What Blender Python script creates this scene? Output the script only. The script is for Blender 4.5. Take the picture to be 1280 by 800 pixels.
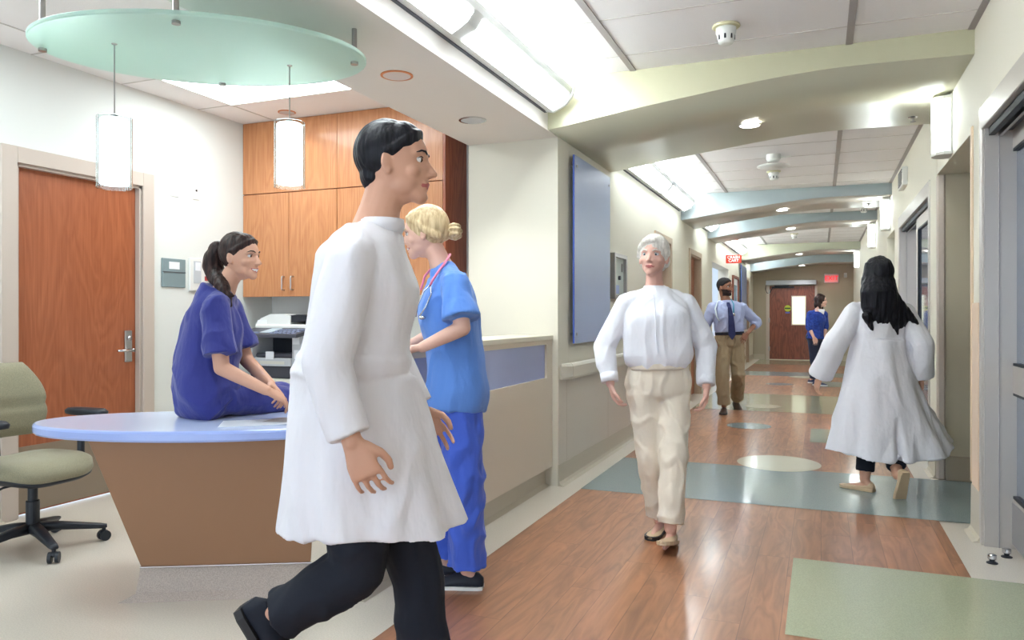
import bpy, bmesh, math, random
from mathutils import Vector as V, Matrix, noise
random.seed(7)
PI = math.pi
for o in list(bpy.data.objects): bpy.data.objects.remove(o)
SC = bpy.context.scene
COL = SC.collection

# ------------------------------------------------------------------ camera
EYE = 1.25; FPX = 950.0
YAW = math.atan(386 / 950)
S_, C_ = math.sin(YAW), math.cos(YAW)
cam = bpy.data.cameras.new('camera'); camo = bpy.data.objects.new('camera', cam); COL.objects.link(camo)
camo.location = (0, 0, EYE); camo.rotation_euler = (PI / 2, 0, YAW)
cam.sensor_width = 36; cam.lens = FPX / 1280 * 36
cam.shift_y = -6 / 1280          # horizon sits a little above the middle row
cam.clip_start = 0.05
SC.camera = camo

# ------------------------------------------------------------------ world, exposure
w = bpy.data.worlds.new('world'); SC.world = w; w.use_nodes = True
bg = w.node_tree.nodes['Background']
bg.inputs[0].default_value = (0.72, 0.86, 1.0, 1); bg.inputs[1].default_value = 1.5
vs = SC.view_settings
vs.view_transform = 'Standard'; vs.look = 'None'; vs.gamma = 1; vs.exposure = 1.38
vs.use_curve_mapping = False
LAMP = (0.86, 0.97, 1.0)
E_TROFFER = 5.5; E_LENS = 8.0; E_UP = 26.0; E_SCONCE = 3.2; E_PENDANT = 3.5; SPOT = 9.0

# ------------------------------------------------------------------ coordinates
def cf(r, d, z=0.0):
    "camera-aligned ground frame: r to the right of the lens axis, d along it"
    return V((C_ * r - S_ * d, S_ * r + C_ * d, z))
def px(x, y, d):
    r = (x - 640) / FPX * d
    return cf(r, d, EYE + (394 - y) / FPX * d)

# ------------------------------------------------------------------ materials
def srgb(c):
    out = []
    for v in c:
        v /= 255.0
        out.append(v / 12.92 if v <= 0.04045 else ((v + 0.055) / 1.055) ** 2.4)
    return tuple(out) + (1,)
MATS = {}
def mat(name, c, rough=0.55, metal=0.0, coat=0.0, coatr=0.1, emis=None, es=0.0, var=0.0, vscale=8.0, stretch=(1, 1, 1), bump=0.0, trans=0.0, ior=1.45, spec=0.5, speck=None, sheen=0.0, c2=None, detail=4, bd=0.004):
    if name in MATS: return MATS[name]
    m = bpy.data.materials.new(name); m.use_nodes = True
    nt = m.node_tree; b = nt.nodes['Principled BSDF']
    b.inputs['Base Color'].default_value = srgb(c)
    b.inputs['Roughness'].default_value = rough; b.inputs['Metallic'].default_value = metal
    b.inputs['Coat Weight'].default_value = coat; b.inputs['Coat Roughness'].default_value = coatr
    b.inputs['Transmission Weight'].default_value = trans; b.inputs['IOR'].default_value = ior
    b.inputs['Specular IOR Level'].default_value = spec
    b.inputs['Sheen Weight'].default_value = sheen
    if emis: b.inputs['Emission Color'].default_value = tuple(emis) + (1,); b.inputs['Emission Strength'].default_value = es
    if var or bump or c2 or speck:
        tc = nt.nodes.new('ShaderNodeTexCoord'); mp = nt.nodes.new('ShaderNodeMapping')
        mp.inputs['Scale'].default_value = stretch
        nt.links.new(tc.outputs['Object'], mp.inputs[0])
        n = nt.nodes.new('ShaderNodeTexNoise'); n.inputs['Scale'].default_value = vscale; n.inputs['Detail'].default_value = detail
        nt.links.new(mp.outputs[0], n.inputs['Vector'])
        if var or c2:
            rp = nt.nodes.new('ShaderNodeValToRGB')
            a = srgb(c)
            bb = srgb(c2) if c2 else tuple(v * (1 + var) for v in a[:3]) + (1,)
            aa = a if c2 else tuple(v * (1 - var) for v in a[:3]) + (1,)
            rp.color_ramp.elements[0].color = aa; rp.color_ramp.elements[1].color = bb
            rp.color_ramp.elements[0].position = 0.33; rp.color_ramp.elements[1].position = 0.67
            nt.links.new(n.outputs[0], rp.inputs[0])
            src = rp.outputs[0]
            nt.links.new(src, b.inputs['Base Color'])
        if speck:
            n2 = nt.nodes.new('ShaderNodeTexNoise'); n2.inputs['Scale'].default_value = speck[0]; n2.inputs['Detail'].default_value = 2
            nt.links.new(tc.outputs['Object'], n2.inputs['Vector'])
            r2 = nt.nodes.new('ShaderNodeValToRGB')
            a = srgb(c)
            r2.color_ramp.elements[0].color = tuple(v * (1 - speck[1]) for v in a[:3]) + (1,)
            r2.color_ramp.elements[1].color = tuple(min(1, v * (1 + speck[1])) for v in a[:3]) + (1,)
            r2.color_ramp.elements[0].position = 0.38; r2.color_ramp.elements[1].position = 0.62
            nt.links.new(n2.outputs[0], r2.inputs[0]); nt.links.new(r2.outputs[0], b.inputs['Base Color'])
        if bump:
            bp = nt.nodes.new('ShaderNodeBump'); bp.inputs['Strength'].default_value = bump; bp.inputs['Distance'].default_value = bd
            nt.links.new(n.outputs[0], bp.inputs['Height']); nt.links.new(bp.outputs[0], b.inputs['Normal'])
    MATS[name] = m
    return m

def wood_mat(name, dark, light, axis='z', scale=1.0, rough=0.35, coat=0.3, planks=None, coatr=0.1, contrast=1.0):
    """veneer with cathedral figure running along one axis; planks=(width,length) adds boards along y"""
    m = bpy.data.materials.new(name); m.use_nodes = True
    nt = m.node_tree; N = nt.nodes; Lk = nt.links; b = N['Principled BSDF']
    b.inputs['Roughness'].default_value = rough
    b.inputs['Coat Weight'].default_value = coat; b.inputs['Coat Roughness'].default_value = coatr
    tc = N.new('ShaderNodeTexCoord')
    sep = N.new('ShaderNodeSeparateXYZ'); Lk.new(tc.outputs['Object'], sep.inputs[0])
    def mth(op, a, bb=None):
        n = N.new('ShaderNodeMath'); n.operation = op
        for i, v in enumerate((a, bb)):
            if v is None: continue
            if isinstance(v, (int, float)): n.inputs[i].default_value = v
            else: Lk.new(v, n.inputs[i])
        return n.outputs[0]
    vec = tc.outputs['Object']
    if planks:
        pw, pl = planks
        xi = mth('FLOOR', mth('DIVIDE', sep.outputs[0], pw))
        wn = N.new('ShaderNodeTexWhiteNoise'); wn.noise_dimensions = '1D'; Lk.new(xi, wn.inputs['W'])
        yo = mth('ADD', sep.outputs[1], mth('MULTIPLY', wn.outputs[0], pl * 3))
        yi = mth('FLOOR', mth('DIVIDE', yo, pl))
        wn2 = N.new('ShaderNodeTexWhiteNoise'); wn2.noise_dimensions = '2D'
        cb = N.new('ShaderNodeCombineXYZ'); Lk.new(xi, cb.inputs[0]); Lk.new(yi, cb.inputs[1])
        Lk.new(cb.outputs[0], wn2.inputs['Vector'])
        off = N.new('ShaderNodeVectorMath'); off.operation = 'ADD'
        cb2 = N.new('ShaderNodeCombineXYZ'); Lk.new(mth('MULTIPLY', wn2.outputs[0], 17.0), cb2.inputs[2]); Lk.new(mth('MULTIPLY', wn2.outputs[0], 31.0), cb2.inputs[1])
        Lk.new(tc.outputs['Object'], off.inputs[0]); Lk.new(cb2.outputs[0], off.inputs[1])
        vec = off.outputs[0]
    mp = N.new('ShaderNodeMapping'); Lk.new(vec, mp.inputs[0])
    st = {'z': (1, 1, 0.16), 'y': (1, 0.16, 1), 'x': (0.16, 1, 1)}[axis]
    mp.inputs['Scale'].default_value = tuple(s * scale for s in st)
    n1 = N.new('ShaderNodeTexNoise'); n1.inputs['Scale'].default_value = 3.2; n1.inputs['Detail'].default_value = 3; n1.inputs['Distortion'].default_value = 0.6
    Lk.new(mp.outputs[0], n1.inputs['Vector'])
    rings = mth('FRACT', mth('MULTIPLY', n1.outputs[0], 5.0 if planks else 11.0))
    tri = mth('ABSOLUTE', mth('SUBTRACT', rings, 0.5))
    mp2 = N.new('ShaderNodeMapping'); Lk.new(vec, mp2.inputs[0])
    st2 = {'z': (90, 90, 3), 'y': (26, 2.0, 26), 'x': (3, 90, 90)}[axis]; mp2.inputs['Scale'].default_value = st2
    n2 = N.new('ShaderNodeTexNoise'); n2.inputs['Scale'].default_value = 1.0; n2.inputs['Detail'].default_value = 2
    Lk.new(mp2.outputs[0], n2.inputs['Vector'])
    f = mth('ADD', mth('MULTIPLY', tri, 0.9 * contrast), mth('MULTIPLY', n2.outputs[0], 0.55))
    rp = N.new('ShaderNodeValToRGB'); rp.color_ramp.elements[0].color = srgb(dark); rp.color_ramp.elements[1].color = srgb(light)
    rp.color_ramp.elements[0].position = 0.12; rp.color_ramp.elements[1].position = 0.62
    Lk.new(f, rp.inputs[0]); outc = rp.outputs[0]
    if planks:
        hv = N.new('ShaderNodeHueSaturation'); Lk.new(outc, hv.inputs['Color'])
        Lk.new(mth('ADD', mth('MULTIPLY', wn2.outputs[0], 0.24), 0.88), hv.inputs['Value'])
        fx = mth('FRACT', mth('DIVIDE', sep.outputs[0], pw)); fy = mth('FRACT', mth('DIVIDE', yo, pl))
        gx = mth('LESS_THAN', fx, 0.022); gy = mth('LESS_THAN', fy, 0.003)
        g = mth('MAXIMUM', gx, gy)
        mx = N.new('ShaderNodeMix'); mx.data_type = 'RGBA'; Lk.new(mth('MULTIPLY', g, 0.45), mx.inputs[0])
        Lk.new(hv.outputs[0], mx.inputs[6]); mx.inputs[7].default_value = srgb((70, 42, 28)); outc = mx.outputs[2]
    Lk.new(outc, b.inputs['Base Color'])
    MATS[name] = m
    return m

WALL = mat('wall_paint', (224, 226, 222), 0.75)
WALLC = mat('wall_cream', (222, 217, 202), 0.75)
TAUPE = mat('taupe_paint', (178, 166, 146), 0.75)
CEIL = mat('ceiling_tile', (242, 238, 238), 0.9, bump=0.25, vscale=140, detail=2)
SOFF = mat('soffit_paint', (226, 219, 214), 0.85)
TEE = mat('ceiling_tee', (168, 160, 158), 0.6)
BEAMG = mat('beam_olive', (190, 187, 158), 0.33, spec=0.6)
BEAMB = mat('beam_bluegrey', (160, 172, 176), 0.33, spec=0.6)
BEAML = mat('beam_paleolive', (188, 190, 168), 0.33, spec=0.6)
BEAMU = mat('beam_underside', (192, 186, 178), 0.3, spec=0.7)
FLOORC = mat('vinyl_cream', (210, 201, 188), 0.28, coat=0.3, coatr=0.15, speck=(160, 0.07))
FLOORW = wood_mat('vinyl_wood', (126, 82, 52), (168, 112, 74), 'y', 3.0, rough=0.5, coat=0.6, coatr=0.16, planks=(0.152, 1.1), contrast=0.55)
FLOORB = mat('vinyl_blue', (128, 145, 146), 0.25, coat=0.5, coatr=0.09, speck=(170, 0.08))
FLOORG = mat('vinyl_green', (166, 170, 140), 0.25, coat=0.5, coatr=0.09, speck=(170, 0.08))
FLOORO = mat('vinyl_olive', (168, 164, 132), 0.25, coat=0.5, coatr=0.09, speck=(170, 0.08))
DOORW = wood_mat('door_veneer', (142, 74, 42), (174, 100, 64), 'z', 1.6, 0.4, 0.2, contrast=.45)
DOORF = wood_mat('end_door_veneer', (96, 44, 28), (138, 72, 48), 'z', 1.6, 0.4, 0.2)
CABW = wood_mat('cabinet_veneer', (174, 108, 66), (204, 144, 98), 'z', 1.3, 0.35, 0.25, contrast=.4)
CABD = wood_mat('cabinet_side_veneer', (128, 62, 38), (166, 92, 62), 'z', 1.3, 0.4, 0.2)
CASE = mat('door_casing_paint', (196, 182, 171), 0.45)
KICK = mat('kick_plate', (146, 132, 118), 0.35, metal=0.5)
PANELB = mat('laminate_beige', (214, 203, 186), 0.5, speck=(220, 0.03))
WAINS = mat('wainscot_vinyl', (212, 203, 190), 0.5, speck=(180, 0.02))
RAILM = mat('handrail_vinyl', (206, 200, 186), 0.4)
RAILD = mat('handrail_taupe', (188, 178, 162), 0.4)
BASEM = mat('cove_base', (190, 180, 162), 0.4)
STEEL = mat('brushed_steel', (176, 172, 170), 0.28, metal=1.0)
CHROME = mat('chrome', (205, 205, 208), 0.12, metal=1.0)
FRAMEG = mat('frame_warm_grey', (186, 180, 174), 0.4, metal=0.35)
FRAMED = mat('frame_shadow_grey', (160, 156, 156), 0.45)
BLACK = mat('black_plastic', (34, 38, 46), 0.45)
GASK = mat('black_gasket', (22, 28, 38), 0.5)
WHITEP = mat('white_plastic', (232, 232, 228), 0.4)
GREYP = mat('grey_plastic', (196, 200, 206), 0.4)
GREYD = mat('dark_grey_plastic', (74, 76, 86), 0.45)
FROSTB = mat('frosted_blue_glass', (140, 160, 204), 0.35, coat=0.4, coatr=0.25)
FROSTE = mat('frosted_blue_edge', (84, 110, 200), 0.2, coat=0.4)
BLUEIN = mat('blue_counter_panel', (150, 162, 208), 0.4, coat=0.3)
DESKTOP = mat('pale_blue_top', (200, 212, 242), 0.22, coat=0.5, coatr=0.12)
DESKEDGE = mat('pale_blue_edge', (158, 178, 236), 0.16, coat=0.7)
DESKB = mat('bronze_laminate', (146, 108, 80), 0.42, metal=0.15)
PLINTH = mat('speckled_grey_base', (176, 162, 152), 0.5, speck=(240, 0.14))
FABRIC = mat('olive_fabric', (146, 140, 116), 0.95, speck=(420, 0.22), sheen=0.2)
LENS = mat('lamp_lens', (255, 255, 255), 0.5, emis=LAMP, es=E_LENS)
UPLIGHT = mat('lamp_uplight', (255, 255, 255), 0.5, emis=LAMP, es=E_UP)
TROFF = mat('troffer_lens', (255, 255, 255), 0.5, emis=LAMP, es=E_TROFFER)
SCONCE = mat('sconce_lens', (255, 255, 255), 0.5, emis=LAMP, es=E_SCONCE)
PENDL = mat('pendant_opal', (255, 255, 255), 0.5, emis=LAMP, es=E_PENDANT)
DLLENS = mat('downlight_lens', (255, 255, 255), 0.5, emis=(1, 1, 1), es=6)
CLEAR = mat('clear_glass', (238, 248, 250), 0.03, trans=1.0, ior=1.3)
DGLASS = mat('door_glass', (176, 186, 204), 0.04, trans=0.85, ior=1.5)
GREENG = mat('green_frosted_glass', (216, 240, 230), 0.5, trans=0.6, ior=1.2)
WHITEM = mat('white_enamel', (232, 232, 226), 0.5)
PAPER = mat('paper', (236, 238, 244), 0.8)
RED = mat('sign_red', (204, 50, 28), 0.6)
EXITR = mat('exit_letters', (200, 24, 36), 0.5, emis=(1.0, 0.03, 0.06), es=0.35)
WHITEL = mat('white_letters', (245, 240, 236), 0.6)

# ------------------------------------------------------------------ mesh helpers
def nb(): return bmesh.new()
def link(name, bm, mats, parent=None, loc=(0, 0, 0), rotz=0, smooth=False, world=False):
    "bmesh -> ONE mesh object. world=True: coordinates are in the world and get shifted to the parent's/own origin"
    if world:
        o_ = parent.matrix_basis.translation.copy() if parent else V(loc)
        if parent and parent.parent: o_ += parent.parent.matrix_basis.translation
        bmesh.ops.translate(bm, verts=bm.verts, vec=-o_)
    me = bpy.data.meshes.new(name)
    bm.normal_update(); bm.to_mesh(me); bm.free()
    for m in (mats if isinstance(mats, (list, tuple)) else [mats]): me.materials.append(m)
    if smooth:
        for p in me.polygons: p.use_smooth = True
    o = bpy.data.objects.new(name, me); COL.objects.link(o)
    if parent: o.parent = parent
    elif not world or loc != (0, 0, 0): o.location = loc; o.rotation_euler = (0, 0, rotz)
    return o
def tag(o, label=None, cat=None, group=None, kind=None):
    if label: o['label'] = label
    if cat: o['category'] = cat
    if group: o['group'] = group
    if kind: o['kind'] = kind
    return o
def thing(name, label, cat, loc=(0, 0, 0), rotz=0, group=None):
    o = bpy.data.objects.new(name, None); COL.objects.link(o); o.empty_display_size = 0.1
    o.location = loc; o.rotation_euler = (0, 0, rotz)
    return tag(o, label, cat, group)
def copy_tree(o, parent=None):
    c = o.copy(); COL.objects.link(c)
    if parent: c.parent = parent
    for ch in list(o.children): copy_tree(ch, c)
    return c
def struct(name, bm, mats, parent=None, smooth=False):
    o = link(name, bm, mats, parent, smooth=smooth)
    if not parent: o['kind'] = 'structure'
    return o
def box(bm, x0, x1, y0, y1, z0, z1, bev=0.0, mi=0, seg=1):
    vs_ = [bm.verts.new((x, y, z)) for x in (x0, x1) for y in (y0, y1) for z in (z0, z1)]
    F = [(0, 1, 3, 2), (4, 6, 7, 5), (0, 4, 5, 1), (2, 3, 7, 6), (0, 2, 6, 4), (1, 5, 7, 3)]
    fs = [bm.faces.new([vs_[i] for i in f]) for f in F]
    for f in fs: f.material_index = mi
    if bev:
        es = list({e for f in fs for e in f.edges})
        r = bmesh.ops.bevel(bm, geom=es, offset=bev, segments=seg, profile=0.5, affect='EDGES')
        for f in r['faces']: f.material_index = mi
    return bm
def bx(*a, **k): return box(nb(), *a, **k)
def ring(c, u, v, n=24, p=2.0):
    out = []
    for i in range(n):
        t = 2 * PI * i / n; cx, sy = math.cos(t), math.sin(t)
        a = math.copysign(abs(cx) ** (2 / p), cx); b_ = math.copysign(abs(sy) ** (2 / p), sy)
        out.append(c + u * a + v * b_)
    return out
def loft(bm, rings, mi=0, cap=True):
    R = [[bm.verts.new(p) for p in r] for r in rings]
    n = len(R[0])
    for a, b_ in zip(R, R[1:]):
        for i in range(n):
            f = bm.faces.new((a[i], a[(i + 1) % n], b_[(i + 1) % n], b_[i])); f.material_index = mi
    if cap:
        f = bm.faces.new(R[0][::-1]); f.material_index = mi
        f = bm.faces.new(R[-1]); f.material_index = mi
    return bm
def frame_of(d):
    d = d.normalized(); a = V((0, 0, 1)) if abs(d.z) < 0.9 else V((1, 0, 0))
    u = d.cross(a).normalized(); return u, d.cross(u).normalized()
def cyl(bm, p0, p1, r0, r1=None, n=20, mi=0):
    p0, p1 = V(p0), V(p1); r1 = r0 if r1 is None else r1
    u, v = frame_of(p1 - p0)
    return loft(bm, [ring(p0, u * r0, v * r0, n), ring(p1, u * r1, v * r1, n)], mi)
def tube(bm, pts, r, n=10, mi=0, closed=False):
    pts = [V(p) for p in pts]; rs = r if isinstance(r, (list, tuple)) else [r] * len(pts)
    rg = []; u = None
    for i, p in enumerate(pts):
        d = (pts[min(i + 1, len(pts) - 1)] - pts[max(i - 1, 0)]).normalized()
        if u is None: u, v = frame_of(d)
        else:
            u = (u - d * u.dot(d)).normalized()
        v = d.cross(u)
        rg.append(ring(p, u * rs[i], v * rs[i], n))
    return loft(bm, rg, mi)
def ell(bm, c, rx, ry=None, rz=None, U=V((1, 0, 0)), W=V((0, 1, 0)), Z=V((0, 0, 1)), nu=20, nv=12, mi=0):
    ry = rx if ry is None else ry; rz = rx if rz is None else rz; c = V(c)
    rg = []
    for j in range(nv + 1):
        t = -PI / 2 + PI * (0.02 + 0.96 * j / nv)
        k = math.cos(t)
        rg.append(ring(c + Z * (rz * math.sin(t)), U * (rx * k), W * (ry * k), nu))
    return loft(bm, rg, mi)
def cap_seg(bm, p0, r0, p1, r1, n=16):
    p0, p1 = V(p0), V(p1); d = p1 - p0; L = d.length
    if L < 1e-5: return ell(bm, p0, r0)
    d /= L; u, v = frame_of(d); rg = []
    for t in (-80, -55, -25): a = math.radians(t); rg.append(ring(p0 + d * (r0 * math.sin(a)), u * (r0 * math.cos(a)), v * (r0 * math.cos(a)), n))
    rg.append(ring(p0, u * r0, v * r0, n)); rg.append(ring(p1, u * r1, v * r1, n))
    for t in (25, 55, 80): a = math.radians(t); rg.append(ring(p1 + d * (r1 * math.sin(a)), u * (r1 * math.cos(a)), v * (r1 * math.cos(a)), n))
    return loft(bm, rg)
def chain(bm, pr):
    for (p0, r0), (p1, r1) in zip(pr, pr[1:]): cap_seg(bm, p0, r0, p1, r1)
def lathe(bm, prof, c=(0, 0, 0), n=32, mi=0):
    c = V(c)
    return loft(bm, [ring(c + V((0, 0, z)), V((r, 0, 0)), V((0, r, 0)), n) for r, z in prof], mi)
def prism(bm, pts, a0, a1, plane='xz', mi=0):
    "polygon pts extruded from a0 to a1 on the remaining axis"
    def mk(p, a):
        return {'xz': (p[0], a, p[1]), 'yz': (a, p[0], p[1]), 'xy': (p[0], p[1], a)}[plane]
    A = [bm.verts.new(mk(p, a0)) for p in pts]; B = [bm.verts.new(mk(p, a1)) for p in pts]
    n = len(pts)
    fs = [bm.faces.new(A[::-1]), bm.faces.new(B)]
    for i in range(n): fs.append(bm.faces.new((A[i], A[(i + 1) % n], B[(i + 1) % n], B[i])))
    for f in fs: f.material_index = mi
    return bm
def fixn(bm):
    bmesh.ops.recalc_face_normals(bm, faces=bm.faces); return bm
def text_obj(txt, size, m, parent, loc, rot, depth=0.003, name='lettering', align='CENTER'):
    cu = bpy.data.curves.new(name, 'FONT'); cu.body = txt; cu.size = size; cu.extrude = depth; cu.align_x = align; cu.align_y = 'CENTER'; cu.space_line = 0.85; cu.offset = size * 0.008
    t = bpy.data.objects.new('tmp', cu); COL.objects.link(t)
    dg = bpy.context.evaluated_depsgraph_get(); dg.update()
    me = bpy.data.meshes.new_from_object(t.evaluated_get(dg)); bpy.data.objects.remove(t)
    me.materials.clear(); me.materials.append(m)
    o = bpy.data.objects.new(name, me); COL.objects.link(o); o.parent = parent; o.location = loc; o.rotation_euler = rot
    return o

# ================================================================== STRUCTURE
XL, XR = -1.78, 0.82           # corridor faces
XB = -4.57                     # reception back-left wall
YE = 22.55                     # corridor end wall
ZC = 2.90
# floor: one slab whose inlays are faces of the same mesh
fb = nb()
box(fb, -4.9, 4.2, -4.0, YE + 0.3, -0.10, 0.0, mi=0)
def inlay(x0, x1, y0, y1, mi, z=0.0012):
    vv = [fb.verts.new(p) for p in ((x0, y0, z), (x1, y0, z), (x1, y1, z), (x0, y1, z))]
    f = fb.faces.new(vv); f.material_index = mi
def disc_inlay(cx, cy, rx, ry, mi, z):
    vv = [fb.verts.new((cx + rx * math.cos(2 * PI * i / 48), cy + ry * math.sin(2 * PI * i / 48), z)) for i in range(48)]
    f = fb.faces.new(vv); f.material_index = mi
inlay(-1.597, 0.663, -4.0, 22.2, 1, 0.0025)
inlay(-1.597, 2.1, 5.24, 6.54, 2, 0.0045)
inlay(-0.13, 0.945, 3.15, 4.16, 3, 0.0045)
inlay(-0.10, 0.82, 8.02, 8.98, 3, 0.0045)
inlay(-1.597, 0.82, 10.36, 12.62, 4, 0.0045)
inlay(-0.1, 0.82, 14.3, 15.4, 2, 0.0045)
inlay(-1.597, 0.82, 16.5, 17.7, 2, 0.0045)
inlay(-1.597, 0.82, 20.3, 22.5, 4, 0.0045)
disc_inlay(-0.33, 6.77, 0.335, 0.36, 5, 0.0065)
disc_inlay(-0.75, 8.92, 0.24, 0.25, 2, 0.0065)
disc_inlay(-0.73, 10.92, 0.24, 0.24, 5, 0.0065)
disc_inlay(-0.69, 14.53, 0.24, 0.24, 2, 0.0065)
disc_inlay(-0.30, 16.35, 0.30, 0.30, 5, 0.0065)
disc_inlay(-0.60, 2.1, 0.3, 0.3, 2, 0.0065)
FLOORX = mat('vinyl_ivory', (218, 212, 190), 0.22, coat=0.5, coatr=0.09)
struct('floor', fb, [FLOORC, FLOORW, FLOORB, FLOORG, FLOORO, FLOORX])

# ceilings (slab, tees and tile joints are one mesh)
cb = nb()
box(cb, XL, XR, -4.0, YE, ZC, ZC + 0.08, mi=0)
box(cb, XB, -2.5, -4.0, 5.52, 2.88, ZC + 0.08, mi=0)
for x in (-1.17, 0.16):
    box(cb, x - 0.02, x + 0.02, -4, YE, ZC - 0.006, ZC + 0.01, mi=1)
box(cb, XR - 0.035, XR, -4, YE, ZC - 0.006, ZC + 0.01, mi=1)
y = -3.8
while y < YE:
    box(cb, XL, XR, y - 0.004, y + 0.004, ZC - 0.003, ZC + 0.01, mi=2); y += 0.61
for x in (-4.235, -3.1):
    box(cb, x - 0.006, x + 0.006, -4, 5.14, 2.877, 2.89, mi=2)
for y in (1.27, 1.9, 2.62, 3.27, 3.93, 4.64):
    box(cb, XB, -2.5, y - 0.006, y + 0.006, 2.877, 2.89, mi=2)
struct('ceiling', cb, [CEIL, TEE, mat('tile_joint', (206, 200, 196), 0.8)])
# dropped soffit over the counter line
struct('trim_1', bx(-2.5, XL, -4.0, 5.27, 2.55, ZC + 0.08), SOFF)

# arched beams across the corridor: outline in x-z, thickness along y
def arch(x):
    pts = [(-1.78, 2.55), (-1.36, 2.612), (-1.017, 2.66), (-0.81, 2.683), (-0.4, 2.733), (-0.04, 2.762), (0.3, 2.764), (0.82, 2.752)]
    for (a, za), (b_, zb) in zip(pts, pts[1:]):
        if a <= x <= b_: return za + (zb - za) * (x - a) / (b_ - a)
    return 2.752
def beam(i, y0, y1, m, dz=0.0):
    b = nb(); n = 28
    xs = [XL + (XR - XL) * k / n for k in range(n + 1)]
    pts = [(x, sum(arch(min(XR, max(XL, x + o))) for o in (-0.12, -0.06, 0, 0.06, 0.12)) / 5 + dz) for x in xs]
    prism(b, pts + [(XR, ZC), (XL, ZC)], y0, y1, 'xz')
    fixn(b)
    for f in b.faces:
        if f.normal.z < -0.5: f.material_index = 1; f.smooth = True
    return struct('trim_%d' % i, b, [m, BEAMU if i != 2 else mat('beam_under_olive', (198, 194, 172), 0.3, spec=0.7)])
beam(2, 5.05, 6.77, BEAMG); beam(3, 10.54, 11.72, BEAMB); beam(4, 13.2, 14.25, BEAMB)
beam(5, 18.6, 20.2, BEAML, -0.02); beam(6, 21.6, YE, BEAMB, -0.12)

# left reception wall, with the opening for the door
def wall_x(name, x0, x1, y0, y1, z1, holes, m, mats=None):
    b = nb(); ys = y0
    for (a, c, h) in holes:
        if a > ys: box(b, x0, x1, ys, a, 0, z1)
        box(b, x0, x1, a, c, h, z1); ys = c
    if ys < y1: box(b, x0, x1, ys, y1, 0, z1)
    return struct(name, b, m)
wall_x('wall_reception_left', XB - 0.2, XB, -4.0, 5.72, 2.98, [(3.17, 4.10, 2.19)], WALL)
struct('wall_reception_back', bx(XB - 0.2, -2.001, 5.52, 5.72, 0, 2.98), WALL)
struct('wall_counter_end', bx(-2.5, XL, 5.27, 5.52, 0, 2.98), WALLC)
# left corridor wall with door openings and the lit bay
struct('wall_left_near', bx(-2.0, XL, 5.521, 8.75, 0, 2.98), WALLC)
wall_x('wall_left', -2.0, XL, 8.75, YE, 2.98, [(8.82, 9.72, 2.15), (11.3, 12.32, 2.15), (13.8, 16.4, 2.2), (20.2, 21.0, 2.15)], WALLC)
struct('wall_bay_back', bx(-3.6, -3.5, 13.5, 16.7, 0, 2.98), mat('bay_wall', (214, 222, 236), 0.7))
struct('wall_bay_side', bx(-3.5, -2.0, 16.5, 16.6, 0, 2.98), MATS['bay_wall'])
struct('wall_bay_near', bx(-3.5, -2.0, 13.6, 13.7, 0, 2.98), MATS['bay_wall'])
# right wall: opening for the two sliding doors and the alcove
struct('wall_right', wall := nb() if False else bx(XR, XR + 0.32, 4.83, 5.11, 0, 2.98), WALLC)
b = nb()
box(b, XR, XR + 0.32, -4.0, 4.83, 2.385, 2.98); box(b, XR, XR + 0.32, -4.0, 2.2, 0, 2.385)
box(b, XR, XR + 0.32, 5.11, 6.58, 2.32, 2.98)
box(b, XR, XR + 0.32, 6.60, 6.98, 0, 2.98)
box(b, XR, XR + 0.32, 6.98, 9.6, 2.34, 2.98)
box(b, XR, XR + 0.32, 9.6, 10.15, 0, 2.98)
box(b, XR, XR + 0.32, 10.15, 11.3, 2.28, 2.98)
box(b, XR, XR + 0.32, 11.3, YE, 0, 2.98)
struct('wall_right_far', b, WALLC)
b = nb()
box(b, XR + 0.055, 2.3, 6.58, 6.72, 0.18, 2.32); box(b, 2.2, 2.3, 4.9, 6.58, 0, 2.32); box(b, XR + 0.32, 2.3, 4.97, 5.11, 0, 2.32)
struct('wall_alcove', b, mat('alcove_paint', (186, 176, 154), 0.7))
struct('trim_7', bx(XR + 0.055, 2.2, 6.552, 6.58, 0.0, 0.185, bev=0.006), mat('alcove_cove', (166, 152, 132), 0.5))
struct('trim_8', bx(XR - 0.002, XR + 0.055, 6.56, 6.62, 0.0, 2.32, bev=0.012), CASE)
struct('trim_9', bx(XR - 0.012, XR + 0.02, 5.085, 5.125, 0.28, 2.35, bev=0.008), mat('corner_guard', (214, 190, 160), 0.4))
struct('wall_recess_far', bx(1.3, 1.4, 10.15, 11.3, 0, 2.28), MATS['alcove_paint'])
struct('ceiling_alcove', bx(XR + 0.32, 2.3, 4.9, 6.72, 2.32, 2.4), MATS['alcove_paint'])
# end wall
struct('wall_end', bx(-2.0, 1.14, YE, YE + 0.2, 0, 2.98), TAUPE)
# patient rooms behind the glass doors
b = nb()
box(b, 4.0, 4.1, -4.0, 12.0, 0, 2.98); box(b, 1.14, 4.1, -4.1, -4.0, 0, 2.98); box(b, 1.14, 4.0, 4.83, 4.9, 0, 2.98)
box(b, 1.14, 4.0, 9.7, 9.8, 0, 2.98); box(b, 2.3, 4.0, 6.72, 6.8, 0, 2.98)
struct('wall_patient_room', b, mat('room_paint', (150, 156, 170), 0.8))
struct('ceiling_patient_room', bx(1.14, 4.1, -4.0, 9.8, 2.6, 2.7), CEIL)

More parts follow.
